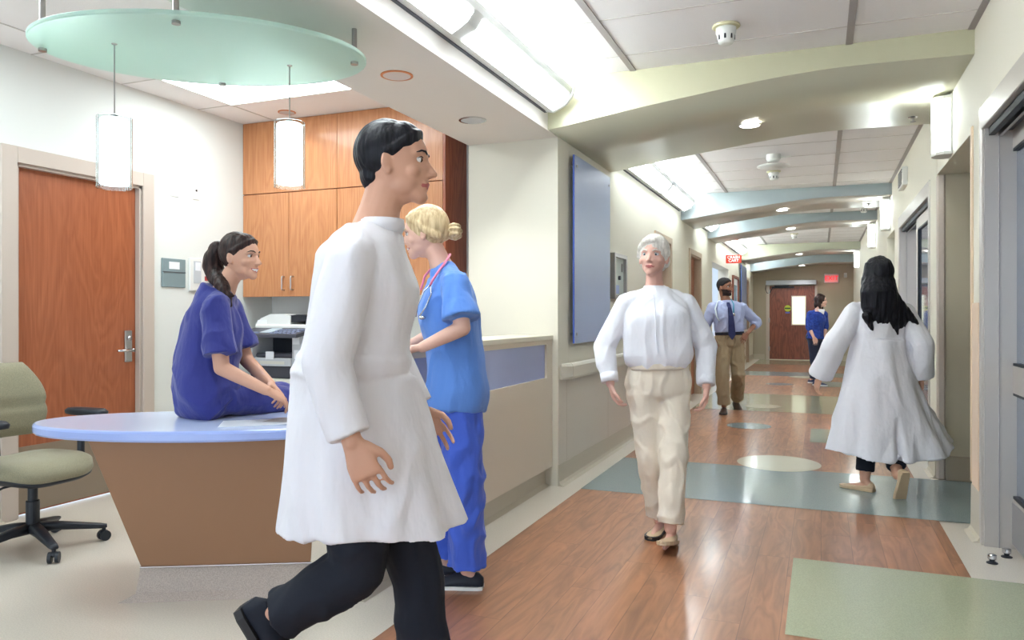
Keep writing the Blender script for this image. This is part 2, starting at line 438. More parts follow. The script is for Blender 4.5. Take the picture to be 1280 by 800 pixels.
# baseboards and wainscot (left)
def cove(bm, y0, y1, x, s=1, h=0.155):
    prism(bm, [(x, 0.0), (x + s * 0.05, 0.0), (x + s * 0.022, 0.010), (x + s * 0.012, 0.03), (x + s * 0.009, h), (x, h)], y0, y1, 'xz')
b = nb()
for a, c in ((5.27, 8.72), (9.82, 11.2), (12.42, 13.75), (16.45, 20.1), (21.1, YE)): cove(b, a, c, XL)
struct('baseboard_left', fixn(b), BASEM)
b = nb()
for a, c in ((4.83, 5.11), (6.6, 6.98), (9.62, 10.13), (11.32, YE)): cove(b, a, c, XR, -1, 0.27)
struct('baseboard_right', fixn(b), BASEM)
b = nb(); cove(b, -3.9, 3.08, XB, 1, 0.125); cove(b, 4.26, 5.5, XB, 1, 0.125); box(b, -4.57, -3.7, 5.505, 5.52, 0, 0.125)
struct('baseboard_reception', fixn(b), BASEM)
b = nb()
box(b, -0.05, 0.82, YE - 0.014, YE, 0, 0.15); box(b, -1.78, -1.47, YE - 0.014, YE, 0, 0.15)
struct('baseboard_end', b, BASEM)
b = nb()
for a, c in ((5.27, 8.72), (9.82, 11.2), (12.42, 13.75), (16.45, 20.1)):
    box(b, XL, XL + 0.006, a, c, 0.155, 0.78)
y = 5.46
while y < 8.6: box(b, XL + 0.004, XL + 0.0065, y, y + 0.004, 0.156, 0.76, mi=1); y += 1.2
struct('trim_10', b, [WAINS, TAUPE])
b = nb(); box(b, XR - 0.008, XR + 0.001, 4.90, 5.09, 0.27, 1.32, bev=0.002, mi=1)
struct('trim_11', b, [WALLC, mat('wall_guard', (222, 196, 172), 0.4)])

# ---------------- doors (structure with children)
def casing(parent, x, s, y0, y1, z1, wd=0.075, t=0.02, m=CASE, jamb=0.12):
    "metal frame round an opening in a wall that faces +x (s=1) or -x (s=-1)"
    b = nb()
    a, c = sorted((x, x + s * t))
    box(b, a, c, y0 - wd, y0, 0, z1 + wd, bev=0.003); box(b, a, c, y1, y1 + wd, 0, z1 + wd, bev=0.003); box(b, a, c, y0, y1, z1, z1 + wd, bev=0.003)
    a, c = sorted((x - s * jamb, x))
    box(b, a, c, y0 - 0.005, y0 + 0.018, 0, z1); box(b, a, c, y1 - 0.018, y1 + 0.005, 0, z1); box(b, a, c, y0, y1, z1 - 0.018, z1 + 0.005)
    return link('frame', b, m, parent)
# reception door
d1 = struct('door_1', bx(XB - 0.085, XB - 0.04, 3.19, 4.08, 0.01, 2.17), DOORW)
casing(d1, XB, 1, 3.17, 4.10, 2.185, wd=0.10)
link('kick_plate', bx(XB - 0.04, XB - 0.036, 3.20, 4.07, 0.02, 0.43), KICK, d1)
link('lock_plate', bx(XB - 0.04, XB - 0.026, 3.985, 4.045, 0.915, 1.14, bev=0.004), STEEL, d1)
b = nb(); cyl(b, (XB - 0.03, 4.012, 1.0), (XB + 0.03, 4.012, 1.0), 0.012); cyl(b, (XB + 0.024, 4.02, 1.0), (XB + 0.024, 3.88, 1.0), 0.010, 0.008)
cyl(b, (XB - 0.028, 4.015, 1.085), (XB - 0.012, 4.015, 1.085), 0.017)
link('handle', b, CHROME, d1, smooth=True)
# corridor doors, left
def ldoor(i, y0, y1):
    d = struct('door_%d' % i, bx(XL - 0.13, XL - 0.09, y0 + 0.02, y1 - 0.02, 0.01, 2.13), DOORW)
    casing(d, XL, 1, y0, y1, 2.15, wd=0.08, m=mat('corridor_casing', (180, 160, 138), 0.5))
    b = nb(); cyl(b, (XL - 0.09, y0 + 0.1, 1.0), (XL - 0.05, y0 + 0.1, 1.0), 0.01); cyl(b, (XL - 0.055, y0 + 0.1, 1.0), (XL - 0.055, y0 + 0.2, 1.0), 0.009)
    link('handle', b, STEEL, d)
ldoor(2, 8.82, 9.72); ldoor(3, 11.3, 12.32); ldoor(4, 20.2, 21.0)
# end door
DX0, DX1 = -1.335, -0.15
d5 = struct('door_5', bx(DX0, DX1, YE - 0.05, YE - 0.005, 0.02, 2.06), DOORF)
b = nb()
box(b, DX0 - 0.09, DX0, YE - 0.055, YE, 0, 2.10); box(b, DX1, DX1 + 0.06, YE - 0.055, YE, 0, 2.10)
link('frame', b, CASE, d5)
link('threshold', bx(DX0, DX1 + 0.05, YE - 0.08, YE - 0.002, 0, 0.02), mat('pale_threshold', (225, 216, 196), 0.4), d5)
b = nb()
for z in (1.85, 1.05, 0.25): box(b, DX0 - 0.03, DX0 + 0.01, YE - 0.07, YE - 0.05, z, z + 0.12)
link('hinge', b, STEEL, d5)
b = nb(); y = YE - 0.056
for a in ((-0.76, -0.735, 0.97, 1.79), (-0.40, -0.375, 0.97, 1.79), (-0.735, -0.40, 0.97, 0.995), (-0.735, -0.40, 1.765, 1.79)): box(b, a[0], a[1], y, y + 0.02, a[2], a[3])
link('window_frame', b, CASE, d5)
link('window_pane', bx(-0.735, -0.40, YE - 0.054, YE - 0.048, 0.995, 1.765), mat('lit_pane', (232, 232, 208), 0.3, emis=(0.9, 0.92, 0.72), es=0.35), d5)
link('operator_box', bx(-1.43, -0.11, YE - 0.16, YE - 0.001, 2.09, 2.22, bev=0.01), GREYP, d5)
b = nb(); box(b, -1.27, -0.68, YE - 0.12, YE - 0.056, 2.005, 2.045, bev=0.008); box(b, -1.2, -0.82, YE - 0.14, YE - 0.07, 2.03, 2.08, bev=0.008)
link('closer_arm', b, BLACK, d5)
b = nb(); tube(b, [(-1.42, YE - 0.03, 2.13), (-1.44, YE - 0.04, 1.98), (-1.40, YE - 0.05, 1.87), (-1.32, YE - 0.06, 1.88), (-1.28, YE - 0.07, 1.97), (-1.24, YE - 0.08, 2.03)], 0.012, 8)
link('cable', b, BLACK, d5)
sgn = nb(); cyl(sgn, (-0.855, YE - 0.052, 1.44), (-0.855, YE - 0.056, 1.44), 0.088, n=32)
link('round_sticker', sgn, mat('lime_sticker', (190, 196, 60), 0.6), d5)
link('sticker_band', bx(-0.935, -0.775, YE - 0.058, YE - 0.0555, 1.42, 1.46), mat('sticker_ink', (70, 84, 50), 0.6), d5)
link('blue_sticker', bx(-0.915, -0.80, YE - 0.056, YE - 0.052, 1.30, 1.34), mat('blue_sticker_ink', (100, 110, 190), 0.6), d5)

# sliding glass doors, right
def slider(i, y0, y1, zt, xd):
    """frame in the wall face, leaf set back at x=xd"""
    b = nb()
    box(b, XR - 0.012, XR + 0.02, y1 - 0.012, y1 + 0.05, 0, zt + 0.075, bev=0.004)
    box(b, XR - 0.012, XR + 0.02, y0 - 0.05, y0, 0, zt + 0.075, bev=0.004)
    box(b, XR - 0.012, XR + 0.02, y0, y1, zt - 0.05, zt + 0.075, bev=0.004)
    box(b, XR, xd + 0.06, y1 - 0.03, y1 + 0.03, 0, zt - 0.02)
    box(b, XR + 0.066, XR + 0.07, y1 - 0.036, y1 - 0.03, 0, zt - 0.05, mi=1)
    d = struct('door_%d' % i, b, [FRAMEG, FRAMED])
    b = nb(); box(b, XR + 0.02, XR + 0.05, y0, y1 - 0.03, zt - 0.09, zt - 0.05, mi=0); box(b, XR + 0.05, xd + 0.05, y0, y1 - 0.03, zt - 0.07, zt - 0.02, mi=1)
    box(b, XR + 0.065, XR + 0.08, y0, y1 - 0.03, zt - 0.10, zt - 0.07, mi=2)
    link('track', b, [GASK, GREYD, STEEL], d)
    return d
def leaf(d, xd, y0, y1, zt, zm0, zm1, zb):
    st = 0.10; b = nb()
    box(b, xd, xd + 0.045, y0, y0 + st, 0.02, zt); box(b, xd, xd + 0.045, y1 - st, y1, 0.02, zt)
    box(b, xd, xd + 0.045, y0 + st, y1 - st, zt - 0.12, zt); box(b, xd, xd + 0.045, y0 + st, y1 - st, zm0, zm1)
    box(b, xd, xd + 0.045, y0 + st, y1 - st, 0.02, zb)
    lf = link('leaf', b, FRAMEG, d)
    g = nb(); e = 0.014
    for z0, z1 in ((zb, zm0), (zm1, zt - 0.12)):
        for a in ((y0 + st, y0 + st + e, z0, z1), (y1 - st - e, y1 - st, z0, z1), (y0 + st + e, y1 - st - e, z0, z0 + e), (y0 + st + e, y1 - st - e, z1 - e, z1)):
            box(g, xd + 0.002, xd + 0.043, a[0], a[1], a[2], a[3])
    link('gasket', g, GASK, lf)
    for z0, z1 in ((zb, zm0), (zm1, zt - 0.12)):
        link('glass_pane', bx(xd + 0.018, xd + 0.026, y0 + st + e, y1 - st - e, z0 + e, z1 - e), DGLASS, lf)
    link('kick_plate', bx(xd - 0.003, xd, y0 + 0.01, y1 - 0.01, 0.03, zb - 0.02), mat('leaf_kick', (150, 148, 150), 0.35, metal=0.4), lf)
d6 = slider(6, 2.25, 4.80, 2.31, 0.95); leaf(d6, 0.95, 3.55, 4.985, 2.26, 0.835, 0.98, 0.27)
leaf(d6, 1.00, 2.25, 3.6, 2.26, 0.835, 0.98, 0.27)
d7 = slider(7, 7.02, 9.53, 2.27, 0.93); leaf(d7, 0.86, 7.06, 8.32, 2.20, 0.835, 0.98, 0.27)
struct('window_1', bx(1.6, 1.62, 7.3, 7.9, 1.2, 1.6), mat('room_monitor', (120, 150, 220), 0.4, emis=(0.25, 0.4, 1), es=0.8)) if False else None

# ================================================================== RECEPTION FITTINGS
# transaction counter
tc_ = thing('transaction_counter', 'tall beige laminate transaction counter with a long blue inset panel beside the corridor', 'counter', (-1.97, 4.0, 0))
def W(bm, name, m, parent, **k): return link(name, bm, m, parent, world=True, **k)
CX0, CX1, CY0, CY1 = -2.128, -1.82, 2.81, 5.262
b = nb()
box(b, CX0, CX1 - 0.03, CY0, CY1, 0.145, 1.07)
box(b, CX1 - 0.03, CX1, CY0, CY1, 0.145, 0.80)
box(b, CX1 - 0.03, CX1, CY1 - 0.12, CY1, 0.80, 1.07); box(b, CX1 - 0.03, CX1, CY0, CY0 + 0.10, 0.80, 1.07)
box(b, CX1 - 0.03, CX1, CY0 + 0.10, CY1 - 0.12, 1.04, 1.07)
W(b, 'body', PANELB, tc_)
W(bx(CX0 - 0.005, CX1 + 0.008, CY0 - 0.008, CY1, 1.07, 1.105, bev=0.004), 'top', mat('counter_top', (214, 208, 190), 0.4), tc_)
W(bx(CX1 - 0.028, CX1 - 0.016, CY0 + 0.10, CY1 - 0.12, 0.80, 1.04), 'inset_panel', BLUEIN, tc_)
b = nb(); box(b, CX0 + 0.01, CX1 - 0.065, CY0 + 0.015, CY1, 0, 0.145)
prism(b, [(CX1 - 0.065, 0), (CX1 - 0.02, 0), (CX1 - 0.052, 0.02), (CX1 - 0.058, 0.145), (CX1 - 0.065, 0.145)], CY0 + 0.015, CY1, 'xz')
W(fixn(b), 'plinth', BASEM, tc_)

# elliptical desk
RVX, DVX = V((C_, S_, 0)), V((-S_, C_, 0))
dk = thing('reception_desk', 'low reception desk with pale blue oval top on a slanted bronze base', 'desk', cf(-1.5, 3.55), YAW)
def oval(a, b_, z, n=144): return [V((a * math.cos(2 * PI * i / n), b_ * math.sin(2 * PI * i / n), z)) for i in range(n)]
b = nb()
A_, B_ = 0.755, 0.36
loft(b, [oval(A_ - 0.03, B_ - 0.03, 0.711), oval(A_ - 0.008, B_ - 0.008, 0.713), oval(A_, B_, 0.722), oval(A_, B_, 0.748), oval(A_ - 0.004, B_ - 0.004, 0.757), oval(A_ - 0.012, B_ - 0.012, 0.760)], mi=1)
for f in b.faces:
    if len(f.verts) > 8: f.material_index = 0
dko = cf(-1.5, 3.55)
for v in b.verts:                      # the oval is notched round the corner of the tall counter
    v.co.x += 0.045
    wv_ = dko + RVX * v.co.x + DVX * v.co.y
    ex, ey = wv_.x + 2.140, wv_.y - 2.797
    if ex > 0 and ey > 0:
        if ex < ey: wv_.x -= ex
        else: wv_.y -= ey
        q_ = wv_ - dko; v.co.x, v.co.y = q_.dot(RVX), q_.dot(DVX)
link('top', b, [DESKTOP, DESKEDGE], dk)
def dl(r, d, z): return V((r + 1.5, d - 3.55, z))
b = nb()
BL, BR = dl(-1.63, 3.335, 0.145), dl(-0.895, 3.40, 0.145); TL, TR = dl(-1.825, 3.265, 0.712), dl(-0.895, 3.347, 0.712)
bk = V((0.03, 0.36, 0))
vs_ = [b.verts.new(p) for p in (BL, BR, TR, TL, BL + bk + V((0.05, 0, 0)), BR + V((0, .25, 0)), TR + V((0, .25, 0)), TL + bk)]
for f in ((0, 1, 2, 3), (5, 4, 7, 6), (4, 0, 3, 7), (1, 5, 6, 2), (3, 2, 6, 7), (4, 5, 1, 0)): b.faces.new([vs_[i] for i in f])
es = [e for e in b.edges]; bmesh.ops.bevel(b, geom=es, offset=0.004, segments=1, affect='EDGES')
link('base', fixn(b), DESKB, dk)
b = nb()
pl = [dl(-1.635, 3.345, 0), dl(-0.895, 3.41, 0), dl(-0.895, 3.62, 0), dl(-1.56, 3.68, 0)]
fl = [dl(-1.71, 3.295, 0), dl(-0.895, 3.375, 0), dl(-0.895, 3.62, 0), dl(-1.62, 3.72, 0)]
mid = [dl(-1.65, 3.332, 0.03), dl(-0.895, 3.40, 0.03), dl(-0.895, 3.62, 0.03), dl(-1.57, 3.69, 0.03)]
loft(b, [fl, mid, [p + V((0, 0, 0.143)) for p in pl]])
link('plinth', fixn(b), PLINTH, dk)
b = nb(); u = (BR - BL).normalized()
cyl(b, BL + V((0, -0.004, -0.001)), BR + V((0, -0.004, -0.001)), 0.004, n=8)
link('metal_strip', b, CHROME, dk)

# back work counter, printer
wc = thing('work_counter', 'cream work counter under the wood wall cabinets holding the printer', 'counter', (-3.5, 5.2, 0))
W(bx(-4.56, -2.52, 4.86, 5.515, 0.70, 0.745, bev=0.008), 'top', mat('work_top', (218, 216, 204), 0.35), wc)
W(bx(-4.56, -2.52, 4.93, 5.515, 0.10, 0.70), 'cabinet', PANELB, wc)
W(bx(-4.56, -2.52, 4.99, 5.515, 0.0, 0.10), 'plinth', BASEM, wc)
pr = thing('printer', 'grey and white office copier with dark keypad on the work counter', 'printer', (-4.03, 5.14, 0.745))
def pb(name, m, *a, parent=pr, **k): return link(name, bx(*a, **k), m, parent)
pb('foot_tray', GREYD, -0.27, 0.27, -0.22, 0.25, 0.0, 0.10, bev=0.01)
b = nb()
box(b, -0.30, -0.20, -0.27, 0.27, 0.10, 0.36); box(b, 0.16, 0.30, -0.24, 0.27, 0.10, 0.36, bev=0.01)
box(b, -0.20, 0.16, -0.25, 0.27, 0.10, 0.165); box(b, -0.20, 0.16, 0.10, 0.27, 0.165, 0.36); box(b, -0.30, 0.30, -0.24, 0.27, 0.345, 0.375, bev=0.005)
link('body', b, GREYP, pr)
pb('paper_slot', BLACK, -0.20, 0.16, -0.02, 0.11, 0.165, 0.345)
pb('output_tray', GREYD, -0.20, 0.16, -0.235, 0.0, 0.165, 0.20, bev=0.01)
b = nb(); prism(b, [(-0.36, 0.355), (-0.10, 0.405), (-0.10, 0.37), (-0.36, 0.33)], -0.31, 0.30, 'yz')
link('keypad_panel', fixn(b), GREYD, pr)
kp = nb()
for i in range(6):
    for j in range(3):
        x = 0.02 + i * 0.042; yy = -0.33 + j * 0.06; z = 0.355 + (yy + 0.36) * 0.192
        link('key', bx(x, x + 0.026, yy, yy + 0.03, z, z + 0.010, bev=0.002), mat('key_pale', (150, 160, 190), 0.5), pr)
link('key_strip', bx(-0.28, -0.10, -0.33, -0.29, 0.363, 0.374), mat('key_pale', (150, 160, 190), 0.5), pr)
b = nb(); prism(b, [(-0.31, 0.366), (-0.16, 0.394), (-0.16, 0.400), (-0.31, 0.372)], -0.09, 0.01, 'yz')
link('display', fixn(b), mat('lcd', (190, 205, 215), 0.3), pr)
pb('scanner_base', WHITEP, -0.31, 0.33, -0.12, 0.28, 0.39, 0.43, bev=0.012)
b = nb(); prism(b, [(-0.32, 0.43), (0.04, 0.43), (0.04, 0.50), (-0.04, 0.515), (-0.16, 0.515), (-0.26, 0.48)], -0.10, 0.26, 'xz')
link('document_feeder', fixn(b), WHITEP, pr)
b = nb(); prism(b, [(0.0, 0.44), (0.34, 0.475), (0.34, 0.49), (0.10, 0.51), (0.0, 0.50)], -0.09, 0.22, 'xz')
link('feeder_tray', fixn(b), BLACK, pr)
pb('tag_label', PAPER, -0.08, 0.0, -0.256, -0.25, 0.155, 0.215)
pb('notice_label', PAPER, 0.19, 0.26, -0.246, -0.24, 0.16, 0.23)
pb('corner_label', PAPER, 0.175, 0.24, -0.246, -0.24, 0.275, 0.35)
pb('strip_label', mat('label_tint', (214, 214, 206), 0.7), -0.14, 0.10, -0.254, -0.25, 0.115, 0.14)
pb('feeder_label', PAPER, -0.29, -0.20, -0.104, -0.10, 0.405, 0.465)

# wall cabinets
def handle_u(bm, x, y, z0, z1):
    tube(bm, [(x, y, z1), (x, y - 0.03, z1), (x, y - 0.034, z1 - 0.008), (x, y - 0.034, z0 + 0.008), (x, y - 0.03, z0), (x, y, z0)], 0.0055, 8)
def cabinet(name, label, x0, x1, xm, hz=True, side=False):
    c = thing(name, label, 'cabinet', (x0, 5.33, 1.40), group=None)
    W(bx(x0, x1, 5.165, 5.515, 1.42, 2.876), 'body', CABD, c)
    for a, e, hx in ((x0, xm, xm - 0.045), (xm, x1, xm + 0.045)):
        dr = W(bx(a + 0.002, e - 0.002, 5.14, 5.163, 1.405, 2.268, bev=0.001), 'door', CABW, c)
        hb = nb(); handle_u(hb, hx, 5.14, 1.46, 1.57); link('handle', (bmesh.ops.translate(hb, verts=hb.verts, vec=-V((x0, 5.33, 1.40))), hb)[1], STEEL, dr)
    W(bx(x0 + 0.001, x1 - 0.001, 5.14, 5.163, 2.276, 2.876), 'upper_panel', CABW, c)
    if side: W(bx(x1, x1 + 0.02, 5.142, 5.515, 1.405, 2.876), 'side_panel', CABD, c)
    return c
cabinet('wall_cabinet', 'orange-brown wood wall cabinet in the corner above the printer', XB + 0.005, -3.612, -4.086)
cabinet('wall_cabinet', 'orange-brown wood wall cabinet nearer the corridor with dark side panel', -3.61, -2.655, -3.13, side=True)

# wall items
def wallbox(name, label, cat, y0, y1, z0, z1, t, m, x=XB, s=1, bev=0.004):
    a, c = sorted((x, x + s * t)); yc, zc = (y0 + y1) / 2, z0
    o = thing(name, label, cat, (x, yc, zc)); W(bx(a, c, y0, y1, z0, z1, bev=bev), 'plate', m, o); return o
o = wallbox('door_sign', 'blue-grey room sign with paper insert beside the wooden reception door', 'sign', 4.275, 4.505, 1.462, 1.68, 0.012, mat('sign_bluegrey', (128, 146, 150), 0.5))
W(bx(XB + 0.012, XB + 0.016, 4.28, 4.50, 1.575, 1.58), 'ridge', GREYD, o); W(bx(XB + 0.012, XB + 0.015, 4.34, 4.44, 1.60, 1.655), 'paper_insert', PAPER, o)
o = wallbox('control_panel', 'white flush wall panel with switches behind the seated woman', 'panel', 4.54, 4.80, 1.44, 1.70, 0.02, WHITEP)
W(bx(XB + 0.02, XB + 0.024, 4.575, 4.65, 1.50, 1.675), 'switch_plate', GREYP, o); W(bx(XB + 0.024, XB + 0.028, 4.59, 4.64, 1.60, 1.665), 'rocker', PAPER, o)
W(bx(XB + 0.02, XB + 0.025, 4.69, 4.745, 1.525, 1.56), 'red_button', mat('red_button', (170, 60, 60), 0.5), o)
b = nb(); box(b, XB + 0.02, XB + 0.023, 4.68, 4.78, 1.60, 1.675); box(b, XB + 0.02, XB + 0.023, 4.76, 4.785, 1.50, 1.59)
W(b, 'indicator', GREYP, o)
wallbox('wall_plate', 'blank white wall plate above the room sign', 'wall plate', 4.365, 4.445, 2.155, 2.275, 0.006, WHITEP)
o = wallbox('wall_plate', 'white wall plate with a dark jack, right of the blank one', 'wall plate', 4.58, 4.655, 2.16, 2.275, 0.006, WHITEP)
W(bx(XB + 0.006, XB + 0.009, 4.61, 4.625, 2.225, 2.24), 'jack', BLACK, o)

# papers on the desk
def sheet(name, label, c, wdt, dep, ang, z, m=PAPER, group=None):
    b = nb(); n = 6
    vs2 = []
    for j in range(2):
        for i in range(n + 1):
            vs2.append(b.verts.new(((i / n - .5) * wdt, (j - .5) * dep, 0.0008 + 0.004 * (i / n) ** 3)))
    for i in range(n): b.faces.new((vs2[i], vs2[i + 1], vs2[n + 2 + i], vs2[n + 1 + i]))
    r = bmesh.ops.solidify(b, geom=b.faces[:], thickness=0.0012)
    o = link(name, b, m, None, loc=(c.x, c.y, z), rotz=ang)
    tag(o, label, 'paper', group); return o
sheet('paper_sheet', 'printed white sheet lying nearest the edge of the oval desk', cf(-1.16, 3.44), 0.30, 0.21, YAW + 0.25, 0.7625)
sheet('paper_sheet', 'folded grey leaflet under the seated woman\'s hands', cf(-1.02, 3.50), 0.20, 0.15, YAW - 0.2, 0.767, mat('grey_print', (176, 170, 172), 0.6))

# office chair
hub = cf(-2.56, 4.06)
ch = thing('office_chair', 'olive fabric swivel office chair with black arms and five-star base', 'chair', hub, 0.0)
# seat (faces +x)
b = nb()
def rrect(a, bb, z, p=3.6, n=40, dx=0): return [V((dx + math.copysign(abs(math.cos(2 * PI * i / n)) ** (2 / p), math.cos(2 * PI * i / n)) * a, math.copysign(abs(math.sin(2 * PI * i / n)) ** (2 / p), math.sin(2 * PI * i / n)) * bb, z)) for i in range(n)]
loft(b, [rrect(.20, .20, .405), rrect(.235, .235, .415), rrect(.245, .245, .44), rrect(.24, .24, .468), rrect(.21, .21, .487), rrect(.13, .13, .492), rrect(.03, .03, .490)])
for v in b.verts:
    if v.co.x > 0.1: v.co.z -= (v.co.x - 0.1) ** 2 * 1.6
    if v.co.z > 0.45: v.co.z += 0.012 * abs(v.co.y) / 0.24
link('seat', b, FABRIC, ch, smooth=True)
b = nb(); loft(b, [rrect(.12, .12, .365), rrect(.21, .21, .385), rrect(.238, .238, .412), rrect(.236, .236, .424)])
for v in b.verts:
    if v.co.x > 0.1: v.co.z -= (v.co.x - 0.1) ** 2 * 1.6
link('seat_pan', b, BLACK, ch, smooth=True)
# backrest: curved pad
b = nb(); n = 14; rg = []
for j in range(n + 1):
    t = j / n; z = 0.585 + 0.40 * t
    hw = 0.215 * (1 - 0.55 * max(0, t - 0.55) ** 1.6 * 2.2) * (0.82 + 0.18 * min(1, t * 4)); th = 0.036
    xc = -0.235 - 0.07 * t + 0.03 * math.sin(t * PI)
    rr = []
    for i in range(28):
        a = 2 * PI * i / 28; sx, sy = math.cos(a), math.sin(a)
        yy = math.copysign(abs(sy) ** 0.5, sy) * hw; xx = math.copysign(abs(sx) ** 0.7, sx) * th * (0.4 if j in (0, n) else 1)
        rr.append(V((xc + xx + 0.045 * (yy / 0.215) ** 2 - (0.014 if 0.38 < t < 0.46 else 0), yy, z)))
    rg.append(rr)
loft(b, rg); link('backrest', b, FABRIC, ch, smooth=True)
b = nb(); tube(b, [(-0.05, 0, 0.40), (-0.22, 0, 0.40), (-0.29, 0, 0.45), (-0.305, 0, 0.60), (-0.325, 0, 0.75)], 0.022, 10)
link('back_post', b, BLACK, ch, smooth=True)
for s in (-1, 1):
    b = nb()
    tube(b, [(0.0, s * 0.10, 0.395), (0.0, s * 0.27, 0.40), (0.0, s * 0.285, 0.46), (0.0, s * 0.285, 0.69)], 0.02, 10)
    am = link('arm_post', b, BLACK, ch, smooth=True)
    b = nb(); loft(b, [rrect(.11, .030, .685, 3), rrect(.145, .046, .691, 3), rrect(.15, .050, .710, 3), rrect(.13, .040, .724, 3), rrect(.05, .01, .728, 3)])
    bmesh.ops.translate(b, verts=b.verts, vec=(0.05, s * 0.28, 0)); link('arm_pad', b, BLACK, am, smooth=True)
b = nb(); cyl(b, (0, 0, 0.10), (0, 0, 0.26), 0.033); cyl(b, (0, 0, 0.26), (0, 0, 0.38), 0.024); box(b, -0.09, 0.09, -0.07, 0.07, 0.345, 0.385, bev=0.015)
link('gas_column', b, BLACK, ch, smooth=False)
b = nb(); tube(b, [(0.02, -0.05, 0.37), (0.0, -0.16, 0.36), (-0.03, -0.24, 0.325), (-0.04, -0.29, 0.315)], [0.006, 0.006, 0.009, 0.010], 8)
link('height_lever', b, BLACK, ch, smooth=True)
dv0 = cf(-2.28, 3.806) - hub; a0 = math.atan2(dv0.y, dv0.x)
for k in range(5):
    a = a0 + k * 2 * PI / 5; dv = V((math.cos(a), math.sin(a), 0)); pv = V((-dv.y, dv.x, 0))
    b = nb(); loft(b, [ring(dv * 0.01 + V((0, 0, .115)), pv * .036, V((0, 0, .028)), 16, 3), ring(dv * 0.12 + V((0, 0, .112)), pv * .032, V((0, 0, .022)), 16, 3), ring(dv * 0.32 + V((0, 0, .082)), pv * .022, V((0, 0, .014)), 16, 3), ring(dv * 0.35 + V((0, 0, .079)), pv * .018, V((0, 0, .009)), 16, 3)])
    lg = link('base_leg', b, BLACK, ch, smooth=True)
    b = nb(); c = dv * 0.335; wv = V((math.cos(a + 1.0 + k), math.sin(a + 1.0 + k), 0))
    for s in (-1, 1): cyl(b, c + wv * (s * 0.009) + V((0, 0, .028)), c + wv * (s * 0.025) + V((0, 0, .028)), 0.028, n=20)
    cyl(b, c + V((0, 0, .03)), c + V((0, 0, .075)), 0.010, n=12); ell(b, c + V((0, 0, .045)), .022, .022, .014)
    link('caster', b, BLACK, lg)

# glass canopy disc hung from soffit
DC = cf(-1.245, 3.30); DZ = 2.42
def dsz(p):  # local fit of the disc outline
    return p
cn = thing('glass_canopy', 'green frosted oval glass canopy hung over the reception desk', 'canopy', (-2.52, 2.60, 2.40), math.atan2(0.80, 1.17) if False else 0.55)
b = nb(); AA, BB = 0.70, 0.455
loft(b, [oval(AA - .004, BB - .004, 0.0), oval(AA, BB, 0.004), oval(AA, BB, 0.016), oval(AA - .004, BB - .004, 0.020)])
link('glass_disc', b, GREENG, cn)
ca, sa = math.cos(-0.55), math.sin(-0.55)
for wx, wy in ((-2.336, 2.259), (-3.11, 2.275), (-1.963, 2.929), (-2.748, 2.95)):
    dx, dy = wx + 2.52, wy - 2.60; lx, ly = dx * ca - dy * sa, dx * sa + dy * ca
    top = 0.15 if wx > -2.5 else 0.48
    b = nb(); cyl(b, (lx, ly, 0.02), (lx, ly, top), 0.012, n=16); st_ = link('standoff_rod', b, STEEL, cn)
    b = nb(); cyl(b, (lx, ly, -0.012), (lx, ly, 0.0), 0.017, n=20); link('cap', b, STEEL, st_)

# pendants
def pendant(p, label):
    o = thing('pendant_lamp', label, 'pendant lamp', p, group='glass cylinder pendants under the canopy')
    b = nb(); cyl(b, (0, 0, 0.0), (0, 0, 0.40), 0.003, n=8); ell(b, (0, 0, 0.40), .012, .012, .006); link('cord', b, STEEL, o)
    b = nb(); lathe(b, [(0.052, -0.285), (0.056, -0.28), (0.056, -0.012), (0.05, -0.006)], n=32); link('opal_shade', b, PENDL, o, smooth=True)
    b = nb(); n = 32; R0, R1 = 0.070, 0.067
    rg = [ring(V((0, 0, z)), V((r, 0, 0)), V((0, r, 0)), n) for r, z in ((R0, -0.30), (R0, 0.0), (R1, 0.0), (R1, -0.30), (R0, -0.30))]
    loft(b, rg, cap=False); bmesh.ops.remove_doubles(b, verts=b.verts, dist=1e-5); link('glass_sleeve', fixn(b), CLEAR, o, smooth=False)
    b = nb(); cyl(b, (-0.085, 0, -0.02), (0.085, 0, -0.02), 0.003, n=8); cyl(b, (0, 0, -0.02), (0, 0, 0.01), 0.014); link('cross_pin', b, STEEL, o)
    return o
pz1 = cf((143 - 640) / 950 * 3.22, 3.22, 2.40 - 0.38); pz2 = cf((362 - 640) / 950 * 3.5, 3.5, 2.40 - 0.38)
pz1.z = EYE + (394 - 147) / 950 * 3.22; pz2.z = EYE + (394 - 153) / 950 * 3.5
for p, lb in ((pz1, 'left-hand glowing glass cylinder pendant in front of the wooden door'), (pz2, 'right-hand glowing glass cylinder pendant in front of the wood cabinets')):
    o = pendant(p, lb)
    for c_ in o.children:
        if c_.name.startswith('cord'):
            for v in c_.data.vertices:
                if v.co.z > 0.1: v.co.z += (2.40 - p.z) - 0.40

